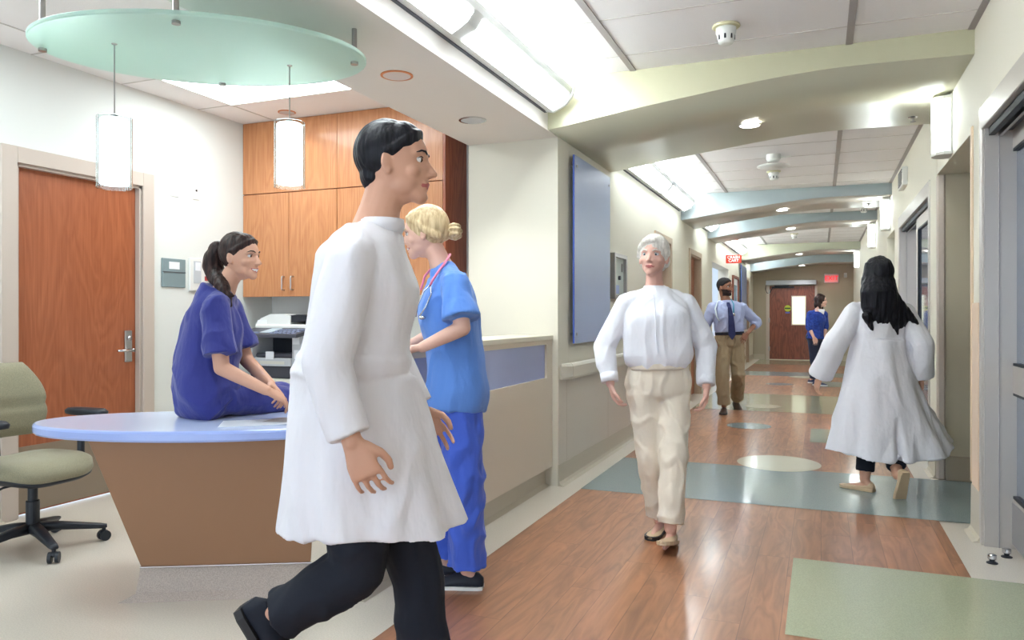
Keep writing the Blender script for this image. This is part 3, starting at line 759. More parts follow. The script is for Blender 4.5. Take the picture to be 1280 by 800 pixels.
# recessed downlights
def downlight(x, y, z, label, r=0.085, lit=False, tm=None, pw=SPOT):
    o = thing('downlight', label, 'ceiling light', (x, y, z))
    b = nb(); n = 32
    loft(b, [ring(V((0, 0, zz)), V((rr, 0, 0)), V((0, rr, 0)), n) for rr, zz in ((r, 0.0), (r, -0.005), (r * 0.86, -0.006), (r * 0.86, 0.0), (r, 0.0))], cap=False)
    link('trim_ring', fixn(b), tm or WHITEM, o)
    b = nb(); lathe(b, [(r * 0.85, -0.0055), (r * 0.85, -0.002)], n=n); link('lens' if lit else 'reflector', b, DLLENS if lit else mat('lamp_reflector', (206, 206, 210), 0.4, metal=0.2), o)
    if lit or pw:
        l = bpy.data.lights.new('downlight_spot', 'SPOT'); l.energy = pw; l.color = (0.95, 0.98, 1.0); l.spot_size = 1.9; l.spot_blend = 0.6; l.shadow_soft_size = 0.05
        lo = bpy.data.objects.new('spot', l); COL.objects.link(lo); lo.parent = o; lo.location = (0, 0, -0.03)
    return o
COPPER = mat('copper_trim', (208, 140, 96), 0.3, metal=0.6)
downlight(-2.128, 3.58, 2.55, 'copper-rimmed round downlight in the soffit right of the glass canopy', 0.088, tm=COPPER, pw=14)
downlight(-2.147, 4.59, 2.55, 'steel round downlight in the soffit in front of the wall cabinets', 0.093, tm=CHROME, pw=14)
downlight(-3.969, 4.97, 2.88, 'copper-rimmed downlight in the ceiling above the corner wood cabinet', 0.07, tm=COPPER, pw=3)
for (x, y, dz, wd) in ((-0.507, 6.10, 0, 'first and widest olive'), (-0.50, 11.2, 0, 'second, blue-grey'), (-0.475, 13.7, 0, 'third, blue-grey'), (-0.48, 19.3, -0.02, 'fourth, pale olive'), (-0.48, 22.0, -0.12, 'last')):
    downlight(x, y, arch(x) + dz - 0.008, 'lit round downlight under the %s corridor beam' % wd, 0.085, lit=True)

# troffers
def troffer(x0, x1, y0, y1, z, label):
    o = thing('ceiling_troffer', label, 'ceiling light', ((x0 + x1) / 2, (y0 + y1) / 2, z))
    W(bx(x0, x1, y0, y1, z - 0.004, z - 0.001), 'lens', TROFF, o)
    b = nb(); e = 0.02
    for a in ((x0 - e, x0, y0 - e, y1 + e), (x1, x1 + e, y0 - e, y1 + e), (x0, x1, y0 - e, y0), (x0, x1, y1, y1 + e)): box(b, a[0], a[1], a[2], a[3], z - 0.008, z - 0.001)
    W(b, 'frame', WHITEM, o)
troffer(-4.215, -3.12, 3.95, 4.62, 2.88, 'bright rectangular ceiling light behind the green glass canopy')
troffer(-4.215, -3.12, 1.93, 2.60, 2.88, 'bright rectangular ceiling light at the left, ahead of the canopy')

# linear wall-to-ceiling fixtures (left side of the corridor)
def linear(y0, y1, joints, label):
    o = thing('linear_light', label, 'ceiling light', (XL, (y0 + y1) / 2, 2.66))
    b = nb()
    prism(b, [(XL, 2.668), (XL + 0.07, 2.655), (XL + 0.16, 2.70), (XL + 0.205, 2.76), (XL + 0.215, 2.80), (XL + 0.205, 2.80), (XL + 0.15, 2.72), (XL + 0.07, 2.69), (XL + 0.02, 2.71), (XL + 0.02, 2.83), (XL, 2.83)], y0, y1, 'xz')
    W(fixn(b), 'housing', mat('fixture_white', (222, 224, 222), 0.5), o)
    b = nb(); W(bx(XL, XL + 0.018, y0, y1, 2.657, 2.664), 'shadow_gap', GREYD, o)
    ys = [y0] + joints + [y1]
    for a, c in zip(ys, ys[1:]):
        b = nb(); prism(b, [(XL + 0.078, 2.652), (XL + 0.12, 2.672), (XL + 0.165, 2.70), (XL + 0.20, 2.745), (XL + 0.19, 2.752), (XL + 0.155, 2.715), (XL + 0.11, 2.69), (XL + 0.075, 2.668)], a + 0.06, c - 0.06, 'xz')
        W(fixn(b), 'lens', LENS, o)
    W(bx(XL + 0.03, XL + 0.17, y0 + 0.05, y1 - 0.05, 2.745, 2.75), 'uplight_strip', UPLIGHT, o)
    for yy in (y0, y1 - 0.03):
        b = nb(); prism(b, [(XL, 2.662), (XL + 0.07, 2.648), (XL + 0.165, 2.692), (XL + 0.215, 2.755), (XL + 0.225, 2.81), (XL, 2.81)], yy, yy + 0.03, 'xz')
        W(fixn(b), 'end_cap', MATS['fixture_white'], o)
linear(0.8, 4.98, [2.15, 3.45], 'long curved wall light in front of the first olive beam')
linear(6.85, 10.4, [8.8], 'curved wall light between the first and second beams')
linear(11.8, 13.1, [], 'short curved wall light between the second and third beams')
linear(14.35, 18.4, [16.4], 'curved wall light between the third and fourth beams')
linear(20.3, 21.5, [], 'short curved wall light before the last beam')

# wall sconces (right)
def sconce(y, label):
    o = thing('wall_sconce', label, 'wall light', (XR, y, 2.34))
    b = nb(); yc = 0; hw = 0.085
    prof = [(0, -hw), (-0.05, -hw), (-0.09, -hw * 0.7), (-0.108, -0.02), (-0.108, 0.02), (-0.09, hw * 0.7), (-0.05, hw), (0, hw)]
    prism(b, [(p[0] * 0.93, p[1] * 0.93) for p in prof], 0.02, 0.375, 'xy'); link('lens', fixn(b), SCONCE, o)
    for z in (-0.005, 0.37):
        b = nb(); prism(b, [(p[0] * 1.06, p[1] * 1.06) for p in prof], z, z + 0.022, 'xy'); link('end_cap', fixn(b), WHITEM, o)
    b = nb(); prism(b, [(-0.10, 0.018), (-0.113, 0.018), (-0.113, 0.034), (-0.10, 0.034)], 0.0, 0.38, 'xy'); box(b, -0.014, 0, -0.095, 0.095, 0.0, 0.40); box(b, -0.11, 0, -0.01, 0.01, 0.43, 0.452); box(b, -0.02, 0, -0.02, 0.02, 0.40, 0.46)
    link('bracket', fixn(b), WHITEM, o)
    # top and bottom spill of the same lamp
    l = bpy.data.lights.new('sconce_point', 'POINT'); l.energy = 2.6; l.color = (0.9, 1.0, 0.97); l.shadow_soft_size = 0.04
    lo = bpy.data.objects.new('glow', l); COL.objects.link(lo); lo.parent = o; lo.location = (-0.14, 0, 0.30)
for y, lb in ((5.93, 'white vertical wall light under the first olive beam'), (10.8, 'white vertical wall light under the second beam, above the dark-haired woman'), (13.6, 'white vertical wall light under the third beam'), (19.2, 'white vertical wall light under the fourth beam')): sconce(y, lb)

# detectors, sprinklers, speakers
def detector(x, y, z, label):
    o = thing('smoke_detector', label, 'smoke detector', (x, y, z))
    b = nb(); lathe(b, [(0.075, 0.0), (0.078, -0.008), (0.07, -0.014), (0.05, -0.016)]); link('base_plate', b, mat('yellowed_plastic', (214, 208, 172), 0.5), o, smooth=True)
    b = nb(); lathe(b, [(0.056, -0.014), (0.056, -0.045), (0.050, -0.055), (0.046, -0.09), (0.036, -0.104), (0.02, -0.106)]); link('chamber', b, WHITEP, o, smooth=True)
    b = nb()
    for i in range(8):
        a = 2 * PI * i / 8; c = V((0.0475 * math.cos(a), 0.0475 * math.sin(a), -0.072)); t = V((-math.sin(a), math.cos(a), 0)); nn = V((math.cos(a), math.sin(a), 0))
        loft(b, [ring(c + V((0, 0, .013)), t * .006, nn * .003, 8), ring(c - V((0, 0, .013)), t * .006, nn * .003, 8)])
    link('vents', b, BLACK, o)
detector(-0.50, 4.47, ZC, 'white smoke detector on the ceiling tile nearest, before the first beam')
detector(-0.50, 9.2, ZC, 'white smoke detector between the first and second beams')
detector(0.60, 12.6, ZC, 'white smoke detector right of centre between second and third beams')
detector(-0.50, 16.4, ZC, 'white smoke detector between the third and fourth beams')
detector(-0.47, 20.9, ZC, 'tiny white smoke detector before the last beam')
o = thing('ceiling_speaker', 'white round dish hung under the ceiling behind the first beam', 'ceiling speaker', (-0.45, 8.25, ZC))
b = nb(); lathe(b, [(0.07, 0), (0.07, -0.05), (0.05, -0.07), (0.02, -0.07)]); cyl(b, (0.05, 0, -0.03), (0.17, 0, -0.03), .008, n=8); link('mount', b, WHITEP, o)
b = nb(); cyl(b, (-0.06, 0, -0.05), (-0.06, 0, -0.11), .004, n=8); lathe(b, [(0.16, -0.125), (0.16, -0.115), (0.10, -0.105), (0.02, -0.10)], n=36); link('dish', b, WHITEP, o, smooth=True)
for x, y, dz, lb in ((0.65, 6.5, 0, 'small steel sprinkler head under the first olive beam'), (0.60, 11.3, 0, 'small steel sprinkler head under the second beam')):
    z = arch(x) + dz; o = thing('sprinkler_head', lb, 'sprinkler', (x, y, z))
    b = nb(); lathe(b, [(0.035, 0), (0.03, -0.006), (0.01, -0.01)], n=20); link('escutcheon', b, CHROME, o)
    b = nb(); cyl(b, (0, 0, -0.008), (0, 0, -0.035), .007, n=10); lathe(b, [(0.02, -0.037), (0.02, -0.034)], n=16); link('deflector', b, STEEL, o)
# wall vent
o = thing('wall_speaker', 'small white louvred box high on the right wall beyond the alcove', 'wall vent', (XR, 8.9, 2.58))
b = nb(); box(b, -0.05, 0, -0.22, 0.22, 0, 0.19, bev=0.006); link('housing', b, WHITEP, o)
b = nb()
for i in range(6): box(b, -0.056, -0.05, -0.18, 0.18, 0.025 + i * 0.027, 0.034 + i * 0.027)
link('louvre', b, GREYD, o)

# left wall: frosted panels, display case, flyers, handrails, signs
def glass_panel(y0, y1, z0, z1, label):
    o = thing('frosted_wall_board', label, 'wall panel', (XL, (y0 + y1) / 2, z0))
    b = nb(); box(b, XL + 0.035, XL + 0.049, y0, y1, z0, z1)
    for f in b.faces:
        if abs(f.calc_center_median().y - y0) < 1e-4: f.material_index = 1
    W(b, 'sheet', [FROSTB, FROSTE], o)
    b = nb()
    for y in (y0 + 0.05, y1 - 0.05):
        for z in (z0 + 0.07, z1 - 0.08): cyl(b, (XL + 0.0005, y, z), (XL + 0.056, y, z), 0.011, n=12)
    W(b, 'standoff', CHROME, o)
glass_panel(5.52, 6.57, 1.035, 2.47, 'tall frosted blue glass panel on the wall beyond the counter')
glass_panel(18.6, 20.0, 0.9, 2.44, 'distant tall blue glass panel behind the man in the tie')
o = thing('display_case', 'silver-framed wall display case beside the blue glass panel', 'display case', (XL, 6.98, 1.45))
b = nb(); e = 0.035
for a in ((6.74, 6.74 + e, 1.40, 1.82), (7.22 - e, 7.22, 1.40, 1.82), (6.74 + e, 7.22 - e, 1.40, 1.40 + e), (6.74 + e, 7.22 - e, 1.82 - e, 1.82)): box(b, XL, XL + 0.05, a[0], a[1], a[2], a[3])
W(b, 'frame', STEEL, o); W(bx(XL + 0.002, XL + 0.02, 6.775, 7.185, 1.435, 1.785), 'pinboard', mat('pale_board', (206, 214, 210), 0.7), o)
b = nb(); cyl(b, (XL + 0.02, 6.99, 1.60), (XL + 0.04, 6.99, 1.60), 0.02, n=12); W(b, 'lock', GREYD, o)
for y_ in (6.83, 7.10): W(bx(XL + 0.02, XL + 0.025, y_, y_ + .02, 1.66, 1.74), 'clip', GREYD, o)
W(bx(XL + 0.02, XL + 0.024, 6.82, 7.0, 1.45, 1.53), 'card', mat('card_blue', (170, 186, 224), .7), o)
for i, (z, m, lb) in enumerate(((1.70, (196, 186, 120), 'small flyer with yellow heading, top of the three by the display case'), (1.57, (70, 130, 150), 'small flyer with teal heading, middle of the three by the display case'), (1.44, (200, 206, 206), 'plain small flyer, bottom of the three by the display case'))):
    o = thing('flyer', lb, 'flyer', (XL, 6.655, z), group=None)
    W(bx(XL, XL + 0.003, 6.60, 6.71, z - 0.0, z + 0.07), 'sheet', PAPER, o); W(bx(XL, XL + 0.004, 6.60, 6.71, z + 0.07, z + 0.10), 'heading', mat('flyer_head_%d' % i, m, 0.7), o)
o = thing('wall_switch', 'small grey switch beside the first corridor door', 'switch', (XL, 10.3, 1.12)); W(bx(XL, XL + 0.01, 10.22, 10.34, 1.06, 1.22), 'plate', GREYP, o)
W(bx(XL + 0.01, XL + 0.014, 10.25, 10.31, 1.09, 1.19), 'rocker', GREYD, o)

def handrail(x, s, y0, y1, m, label, z0=0.775, z1=0.895):
    o = thing('handrail', label, 'handrail', (x, (y0 + y1) / 2, z0))
    b = nb(); P_ = [(0, z0 + 0.02), (0.03, z0 + 0.005), (0.062, z0), (0.072, z0 + 0.02), (0.072, z1 - 0.025), (0.062, z1 - 0.006), (0.045, z1), (0.03, z1 - 0.012), (0.012, z1 - 0.012), (0.0, z1 - 0.03)]
    prism(b, [(x + s * (p[0] + 0.006), p[1]) for p in P_], y0 + 0.1, y1 - 0.1, 'xz'); W(fixn(b), 'rail', m, o)
    for ya, yb in ((y0, y0 + 0.1), (y1, y1 - 0.1)):
        b = nb(); rg = []
        for t in (0, 0.25, 0.5, 0.75, 1):
            k = math.sin(t * PI / 2) * 0.75 + 0.25; yy = ya + (yb - ya) * t
            rg.append([V((x + s * (p[0] * k + 0.002), yy, p[1])) for p in P_])
        loft(b, rg); W(fixn(b), 'end_return', m, o)
handrail(XL, 1, 5.30, 8.68, RAILM, 'cream handrail on the left wall under the tall blue glass panel')
handrail(XL, 1, 9.86, 11.16, RAILD, 'short taupe handrail behind the white-haired woman')
handrail(XL, 1, 12.46, 13.7, RAILD, 'short taupe handrail just before the bay opening')
handrail(XL, 1, 16.5, 20.05, RAILD, 'taupe handrail under the framed picture, behind the man')
handrail(XL, 1, 21.15, 22.4, RAILD, 'short taupe handrail next to the end wall')

o = thing('picture_frame', 'brown framed landscape picture on the left wall behind the man', 'picture', (XL, 17.55, 1.6))
b = nb(); e = 0.06
for a in ((17.0, 17.0 + e, 1.25, 2.12), (18.15 - e, 18.15, 1.25, 2.12), (17.0 + e, 18.15 - e, 1.25, 1.25 + e), (17.0 + e, 18.15 - e, 2.12 - e, 2.12)): box(b, XL, XL + 0.04, a[0], a[1], a[2], a[3])
W(b, 'frame', mat('brown_frame', (128, 72, 56), 0.5), o); W(bx(XL, XL + 0.01, 17.06, 18.09, 1.31, 2.06), 'mount', PAPER, o)
W(bx(XL + 0.01, XL + 0.013, 17.22, 17.92, 1.45, 1.92), 'print', mat('landscape_print', (90, 110, 90), 0.7, c2=(150, 180, 220), vscale=3), o)
# crash cart sign
o = thing('hanging_sign', 'small red sign reading CRASH CART sticking out of the left wall', 'sign', (XL, 15.9, 2.30))
link('board', bx(0.0, 0.30, -0.012, 0.012, 0.0, 0.168, bev=0.004), RED, o)
text_obj('CRASH\nCART', 0.078, WHITEL, o, (0.15, -0.013, 0.084), (PI / 2, 0, 0), name='lettering')
# exit sign
o = thing('exit_sign', 'lit red EXIT sign on the end wall right of the door', 'exit sign', (0.27, YE, 2.13))
b = nb(); box(b, -0.185, 0.185, -0.06, 0, 0, 0.25, bev=0.01); link('housing', b, GREYP, o)
link('face', bx(-0.17, 0.17, -0.064, -0.06, 0.02, 0.23), mat('exit_face', (206, 160, 160), 0.4, emis=(1, 0.3, 0.3), es=0.05), o)
text_obj('EXIT', 0.17, EXITR, o, (0, -0.067, 0.125), (PI / 2, 0, 0), name='lettering')
lt = bpy.data.lights.new('exit_glow', 'POINT'); lt.energy = 0.25; lt.color = (1, 0.15, 0.15); lt.shadow_soft_size = 0.1
lo = bpy.data.objects.new('glow', lt); COL.objects.link(lo); lo.parent = o; lo.location = (0, -0.15, 0.05)
o = thing('wall_strobe', 'small white alarm box on the end wall right of the EXIT sign', 'alarm', (0.62, YE, 2.27)); link('housing', bx(-0.04, 0.04, -0.05, 0, 0, 0.13, bev=0.01), WHITEP, o)
link('lens', bx(-0.025, 0.025, -0.06, -0.05, 0.03, 0.07, bev=0.003), CLEAR, o)
# floor door stops
for (x, y, lb) in ((0.80, 4.46, 'steel dome door stop on the floor, nearer one by the sliding door'), (0.89, 4.60, 'steel dome door stop on the floor, hard against the sliding door')):
    o = thing('door_stop', lb, 'door stop', (x, y, 0))
    b = nb(); lathe(b, [(0.026, 0), (0.026, 0.004), (0.012, 0.010), (0.012, 0.022)], n=20); link('base', b, BLACK, o)
    b = nb(); lathe(b, [(0.017, 0.020), (0.021, 0.024), (0.021, 0.042), (0.012, 0.046)], n=20); link('head', b, CHROME, o)
# equipment in the bay behind the man
o = thing('supply_cart', 'white equipment cart in the lit bay behind the man', 'cart', (-2.5, 15.3, 0))
b = nb(); box(b, -0.3, 0.3, -0.35, 0.35, 0.12, 0.9, bev=0.01); link('body', b, WHITEP, o)
for i in range(4): link('drawer', bx(0.3, 0.312, -0.33, 0.33, 0.16 + i * 0.185, 0.33 + i * 0.185, bev=0.004), GREYP, o)
b = nb()
for sx in (-0.25, 0.25):
    for sy in (-0.3, 0.3): cyl(b, (sx, sy - 0.015, 0.05), (sx, sy + 0.015, 0.05), 0.05); cyl(b, (sx, sy, 0.05), (sx, sy, 0.13), 0.012, n=8)
link('casters', b, BLACK, o)
lt = bpy.data.lights.new('bay_light', 'AREA'); lt.energy = 16; lt.size = 0.6; lt.color = (0.8, 0.9, 1)
lo = bpy.data.objects.new('bay_light', lt); COL.objects.link(lo); lo.location = (-2.7, 15.1, 2.8)
struct('ceiling_bay', bx(-3.6, -2.0, 13.5, 16.7, 2.85, 2.98), CEIL)
# unseen lights added to brighten the rooms behind the glass doors
lt = bpy.data.lights.new('room_fill_light', 'AREA'); lt.energy = 30; lt.size = 1.0; lt.color = (0.75, 0.85, 1)
for yy in (8.3, 2.5):
    lo = bpy.data.objects.new('room_fill_light', lt); COL.objects.link(lo); lo.location = (2.6, yy, 2.55)

# PEOPLE_MARK
# ================================================================== PEOPLE
Z1 = V((0, 0, 1))
RV = V((C_, S_, 0)); DV = V((-S_, C_, 0))       # camera-right and into-the-picture, on the floor
def mid(a, b_, t=0.5): return a + (b_ - a) * t
def fromspec(bm, vox, it=4, mats=None, name='x', parent=None, org=None, disp=None, mf=None, sm=0.5):
    "union of closed solids -> one continuous skin"
    fixn(bm)
    me = bpy.data.meshes.new('t'); bm.to_mesh(me); bm.free()
    o = bpy.data.objects.new('t', me); COL.objects.link(o)
    r = o.modifiers.new('r', 'REMESH'); r.mode = 'VOXEL'; r.voxel_size = vox
    s = o.modifiers.new('s', 'SMOOTH'); s.factor = sm; s.iterations = it
    dg = bpy.context.evaluated_depsgraph_get(); dg.update()
    m2 = bpy.data.meshes.new_from_object(o.evaluated_get(dg))
    bpy.data.objects.remove(o); bpy.data.meshes.remove(me)
    if disp:
        nrm = [v.normal.copy() for v in m2.vertices]
        for v, n_ in zip(m2.vertices, nrm): v.co = v.co + disp(v.co, n_)
    m2.materials.clear()
    for m in (mats if isinstance(mats, list) else [mats]): m2.materials.append(m)
    if mf:
        for p in m2.polygons: p.material_index = mf(p.center)
    for p in m2.polygons: p.use_smooth = True
    for v in m2.vertices: v.co = v.co - org
    m2.name = name
    ob = bpy.data.objects.new(name, m2); COL.objects.link(ob)
    if parent: ob.parent = parent
    else: ob.location = org
    return ob
def folds(amp, f=9.0, st=(1, 1, 0.45), seed=0.0, extra=None):
    def d(co, n_):
        p = V((co.x * f * st[0] + seed, co.y * f * st[1], co.z * f * st[2]))
        a = 1 - abs(noise.noise(p)) * 2.4            # ridged: sharp creases
        b_ = noise.noise(p * 2.3 + V((5, 5, 5)))
        r = n_ * max(-.25 * amp, 1.6 * amp * (a - 0.45) + amp * 0.7 * b_)
        if extra: r = r + extra(co, n_)
        return r
    return d

class HeadF:
    def __init__(s, c, fwd, up=Z1, k=1.0):
        s.c = c; s.f = fwd.normalized(); s.r = s.f.cross(up).normalized(); s.u = s.r.cross(s.f).normalized(); s.k = k
    def __call__(s, x, y, z): return s.c + (s.r * x + s.f * y + s.u * z) * s.k
    def inv(s, p):
        d = (p - s.c) / s.k; return V((d.dot(s.r), d.dot(s.f), d.dot(s.u)))
    def e(s, bm, x, y, z, rx, ry, rz, nu=20, nv=12): ell(bm, s(x, y, z), rx * s.k, ry * s.k, rz * s.k, s.r, s.f, s.u, nu, nv)
def head_solid(bm, H, male=False, smile=False):
    rg = []; nv, nu = 36, 44
    for j in range(nv + 1):
        t = -PI / 2 + PI * (0.012 + 0.976 * j / nv); z = math.sin(t); k = math.cos(t); rr = []
        for i in range(nu):
            a = 2 * PI * i / nu; x, y = k * math.cos(a), k * math.sin(a)
            X, Y, Zz = 0.073 * x, 0.092 * y, 0.113 * z
            if z < 0:
                X *= 1 - (0.26 if male else 0.34) * (-z) ** 1.4
                if y < 0: Y *= 1 - 0.5 * (-z)
                else: Y *= 1 + 0.03 * (-z)
                Y += 0.010 * (-z) * max(0, y)
            if y > 0:
                for sx in (-1, 1): Y -= 0.011 * math.exp(-((X - sx * 0.031) ** 2) / 0.00030 - ((Zz - 0.004) ** 2) / 0.00022)
                X *= 1 - 0.06 * y
            rr.append(H(X, Y, Zz))
        rg.append(rr)
    loft(bm, rg)
    # nose
    chain(bm, [(H(0, .080, .012), .0075 * H.k), (H(0, .094, -.012), .008 * H.k), (H(0, .106, -.030), .0095 * H.k)])
    H.e(bm, 0, .092, -.032, .015, .012, .008)
    for sx in (-1, 1):
        H.e(bm, sx * .011, .093, -.034, .0068, .009, .0065)
        chain(bm, [(H(sx * .014, .084, .021), .0055 * H.k), (H(sx * .034, .077, .024), .006 * H.k), (H(sx * .05, .062, .017), .0055 * H.k)])
        H.e(bm, sx * .038, .052, -.026, .024, .024, .022)
        ell(bm, H(sx * .075, -.008, -.008), .008 * H.k, .016 * H.k, .029 * H.k, H.r, (H.f - H.r * sx * .45).normalized(), H.u); H.e(bm, sx * .074, -.004, -.030, .007, .010, .012)
        H.e(bm, sx * (.026 + .005 * male), .022, -.056, .028, .044, .034)
    H.e(bm, 0, .082, -.056 if not smile else -.057, .025, .012, .0065); H.e(bm, 0, .080, -.068 if not smile else -.071, .020, .011, .0065)
    H.e(bm, 0, .068, -.091, .022 + .005 * male, .021, .019); H.e(bm, 0, .055, -.075, .036, .030, .030)
def face_mf(H, smile=False, beard=False):
    "0 skin, 1 lip, 2 teeth, 3 beard"
    def f(p):
        q = H.inv(p)
        if q.y > .06 and abs(q.x) < .027:
            zc = -.062 if not smile else -.064 + 10 * q.x * q.x
            if smile and abs(q.z - zc) < .0042 * (1 - (q.x / .026) ** 2) + .0008 and abs(q.x) < .022: return 2
            hh = (.0085 if not smile else .0105) * (1 - (q.x / .028) ** 2)
            if abs(q.z - zc) < hh: return 1
        if beard and q.y > .0 and -.108 - .3 * max(0, q.y - .06) < q.z < -.040 - .10 * max(0, q.y - .05) + .35 * max(0, abs(q.x) - .035): return 3
        return 0
    return f
def eyes(H, parent, org, brow, iris=(64, 42, 30)):
    ir = mat('iris_%d' % iris[0], iris, 0.15); wh = mat('eye_white', (226, 222, 220), 0.15)
    for sx in (-1, 1):
        b = nb(); c = H(sx * .031, .0655, .004); ell(b, c, .0130 * H.k, .0130 * H.k, .0092 * H.k, H.r, H.f, H.u, 20, 14)
        for v in b.verts: v.co -= org
        i0 = len(b.faces)
        c2 = H(sx * .031, .0745, .0035) - org; ell(b, c2, .0062 * H.k, .0062 * H.k, .0062 * H.k, H.r, H.f, H.u, 14, 8, mi=1)
        link('eye', b, [wh, ir], parent, smooth=True)
        b = nb(); pts = [H(sx * .014, .0895, .0215) - org, H(sx * .026, .0865, .0275) - org, H(sx * .038, .0785, .0275) - org, H(sx * .050, .0655, .020) - org]
        tube(b, pts, [.0022, .0034, .003, .0015], 8); link('eyebrow', b, brow, parent, smooth=True)
        b = nb(); pts = [H(sx * .018, .0765, .006) - org, H(sx * .025, .0795, .0115) - org, H(sx * .036, .0775, .012) - org, H(sx * .045, .0695, .006) - org]
        tube(b, pts, [.0006, .0013, .0013, .0006], 6); link('eyelash', b, MATS['lash'], parent, smooth=True)
mat('lash', (30, 24, 26), 0.6)

def hand(bm, wr, d, n_, lat, k=1.0, curl=0.5, spread=0.06):
    "wr wrist, d pointing to fingertips, n_ palm normal (the side fingers curl to), lat towards the thumb"
    d = d.normalized(); lat = (lat - d * lat.dot(d)).normalized(); n_ = d.cross(lat) if d.cross(lat).dot(n_) > 0 else lat.cross(d)
    def q(a, l, m): return wr + (d * a + lat * l + n_ * m) * k
    loft(bm, [ring(q(-.01, 0, 0), lat * .024 * k, n_ * .017 * k, 16), ring(q(.02, .002, 0), lat * .030 * k, n_ * .016 * k, 16, 2.6), ring(q(.055, 0, 0), lat * .038 * k, n_ * .014 * k, 16, 3), ring(q(.085, -.002, 0), lat * .038 * k, n_ * .011 * k, 16, 3), ring(q(.095, -.002, 0), lat * .034 * k, n_ * .006 * k, 16, 3)])
    for off, L, rr in ((.0325, .072, .0074), (.0108, .080, .0077), (-.0112, .075, .0074), (-.0325, .060, .0066)):
        base = q(.080, off, 0); dd = (d + lat * (off * spread * 40)).normalized(); a = 0; p = base; ch_ = [(p, rr * k)]
        for seg, fr in enumerate((.46, .30, .24)):
            a += curl * (0.7, 1.0, 0.8)[seg]
            v = dd * math.cos(a) + n_ * math.sin(a); p = p + v * (L * fr * k * 1.1); ch_.append((p, rr * (0.95, 0.88, 0.74)[seg] * k))
        chain(bm, ch_)
    p0 = q(.022, .024, .004); p1 = q(.052, .050, .012); p2 = q(.078, .056, .020 + .01 * curl); p3 = q(.098, .052, .026 + .015 * curl)
    chain(bm, [(p0, .014 * k), (p1, .0105 * k), (p2, .0095 * k), (p3, .0078 * k)])

def torso_rings(bm, P0, P1, P2, hx, sx, tab, k=1.0, e=0.0, n=32, pw=2.4):
    "P0 pelvis, P1 waist, P2 base of neck; hx, sx lateral unit vectors of hips and shoulders"
    rg = []; sm_ = []
    for i in range(len(tab) - 1):
        p0, p1, p2, p3 = tab[max(i - 1, 0)], tab[i], tab[i + 1], tab[min(i + 2, len(tab) - 1)]
        for q in range(4):
            u = q / 4
            sm_.append(tuple(.5 * (2 * b_ + (c_ - a_) * u + (2 * a_ - 5 * b_ + 4 * c_ - d_) * u * u + (3 * b_ - a_ - 3 * c_ + d_) * u ** 3) if n_ else b_ + (c_ - b_) * u for n_, (a_, b_, c_, d_) in enumerate(zip(p0, p1, p2, p3))))
    sm_.append(tab[-1])
    for t, rx, ry, fo in sm_:
        c = P0 * ((1 - t) ** 2) + P1 * (2 * t * (1 - t)) + P2 * (t * t)
        tg = ((P1 - P0) * (2 * (1 - t)) + (P2 - P1) * (2 * t)).normalized()
        lx = (hx * (1 - max(0, min(1, t))) + sx * max(0, min(1, t))); lx = (lx - tg * lx.dot(tg)).normalized()
        fy = tg.cross(lx).normalized()
        rg.append(ring(c + fy * fo * k, lx * (rx * k + e), fy * (ry * k + e), n, pw))
    loft(bm, rg)
# (t, half width, half depth, forward offset)
TW = [(-.22, .075, .06, -.01), (-.12, .145, .105, -.008), (0, .172, .118, -.012), (.15, .160, .110, -.006), (.34, .128, .092, 0), (.46, .125, .092, .004), (.62, .142, .112, .012), (.74, .152, .122, .016), (.86, .158, .100, .004), (.95, .135, .075, -.006), (1.02, .07, .05, 0)]
TM = [(-.22, .08, .07, -.01), (-.12, .145, .108, -.006), (0, .165, .118, -.008), (.15, .158, .112, 0), (.34, .148, .106, .004), (.46, .152, .108, .006), (.62, .168, .120, .010), (.74, .182, .124, .010), (.86, .188, .108, 0), (.95, .155, .082, -.006), (1.02, .075, .055, 0)]
def limb(bm, a, m, b_, ra, rm, rb, bulge=0.0):
    am = mid(a, m, .45); mb = mid(m, b_, .35)
    chain(bm, [(a, ra), (am, (ra + rm) / 2 + bulge), (m, rm), (mb, (rm * .55 + rb * .45) + bulge), (b_, rb)])

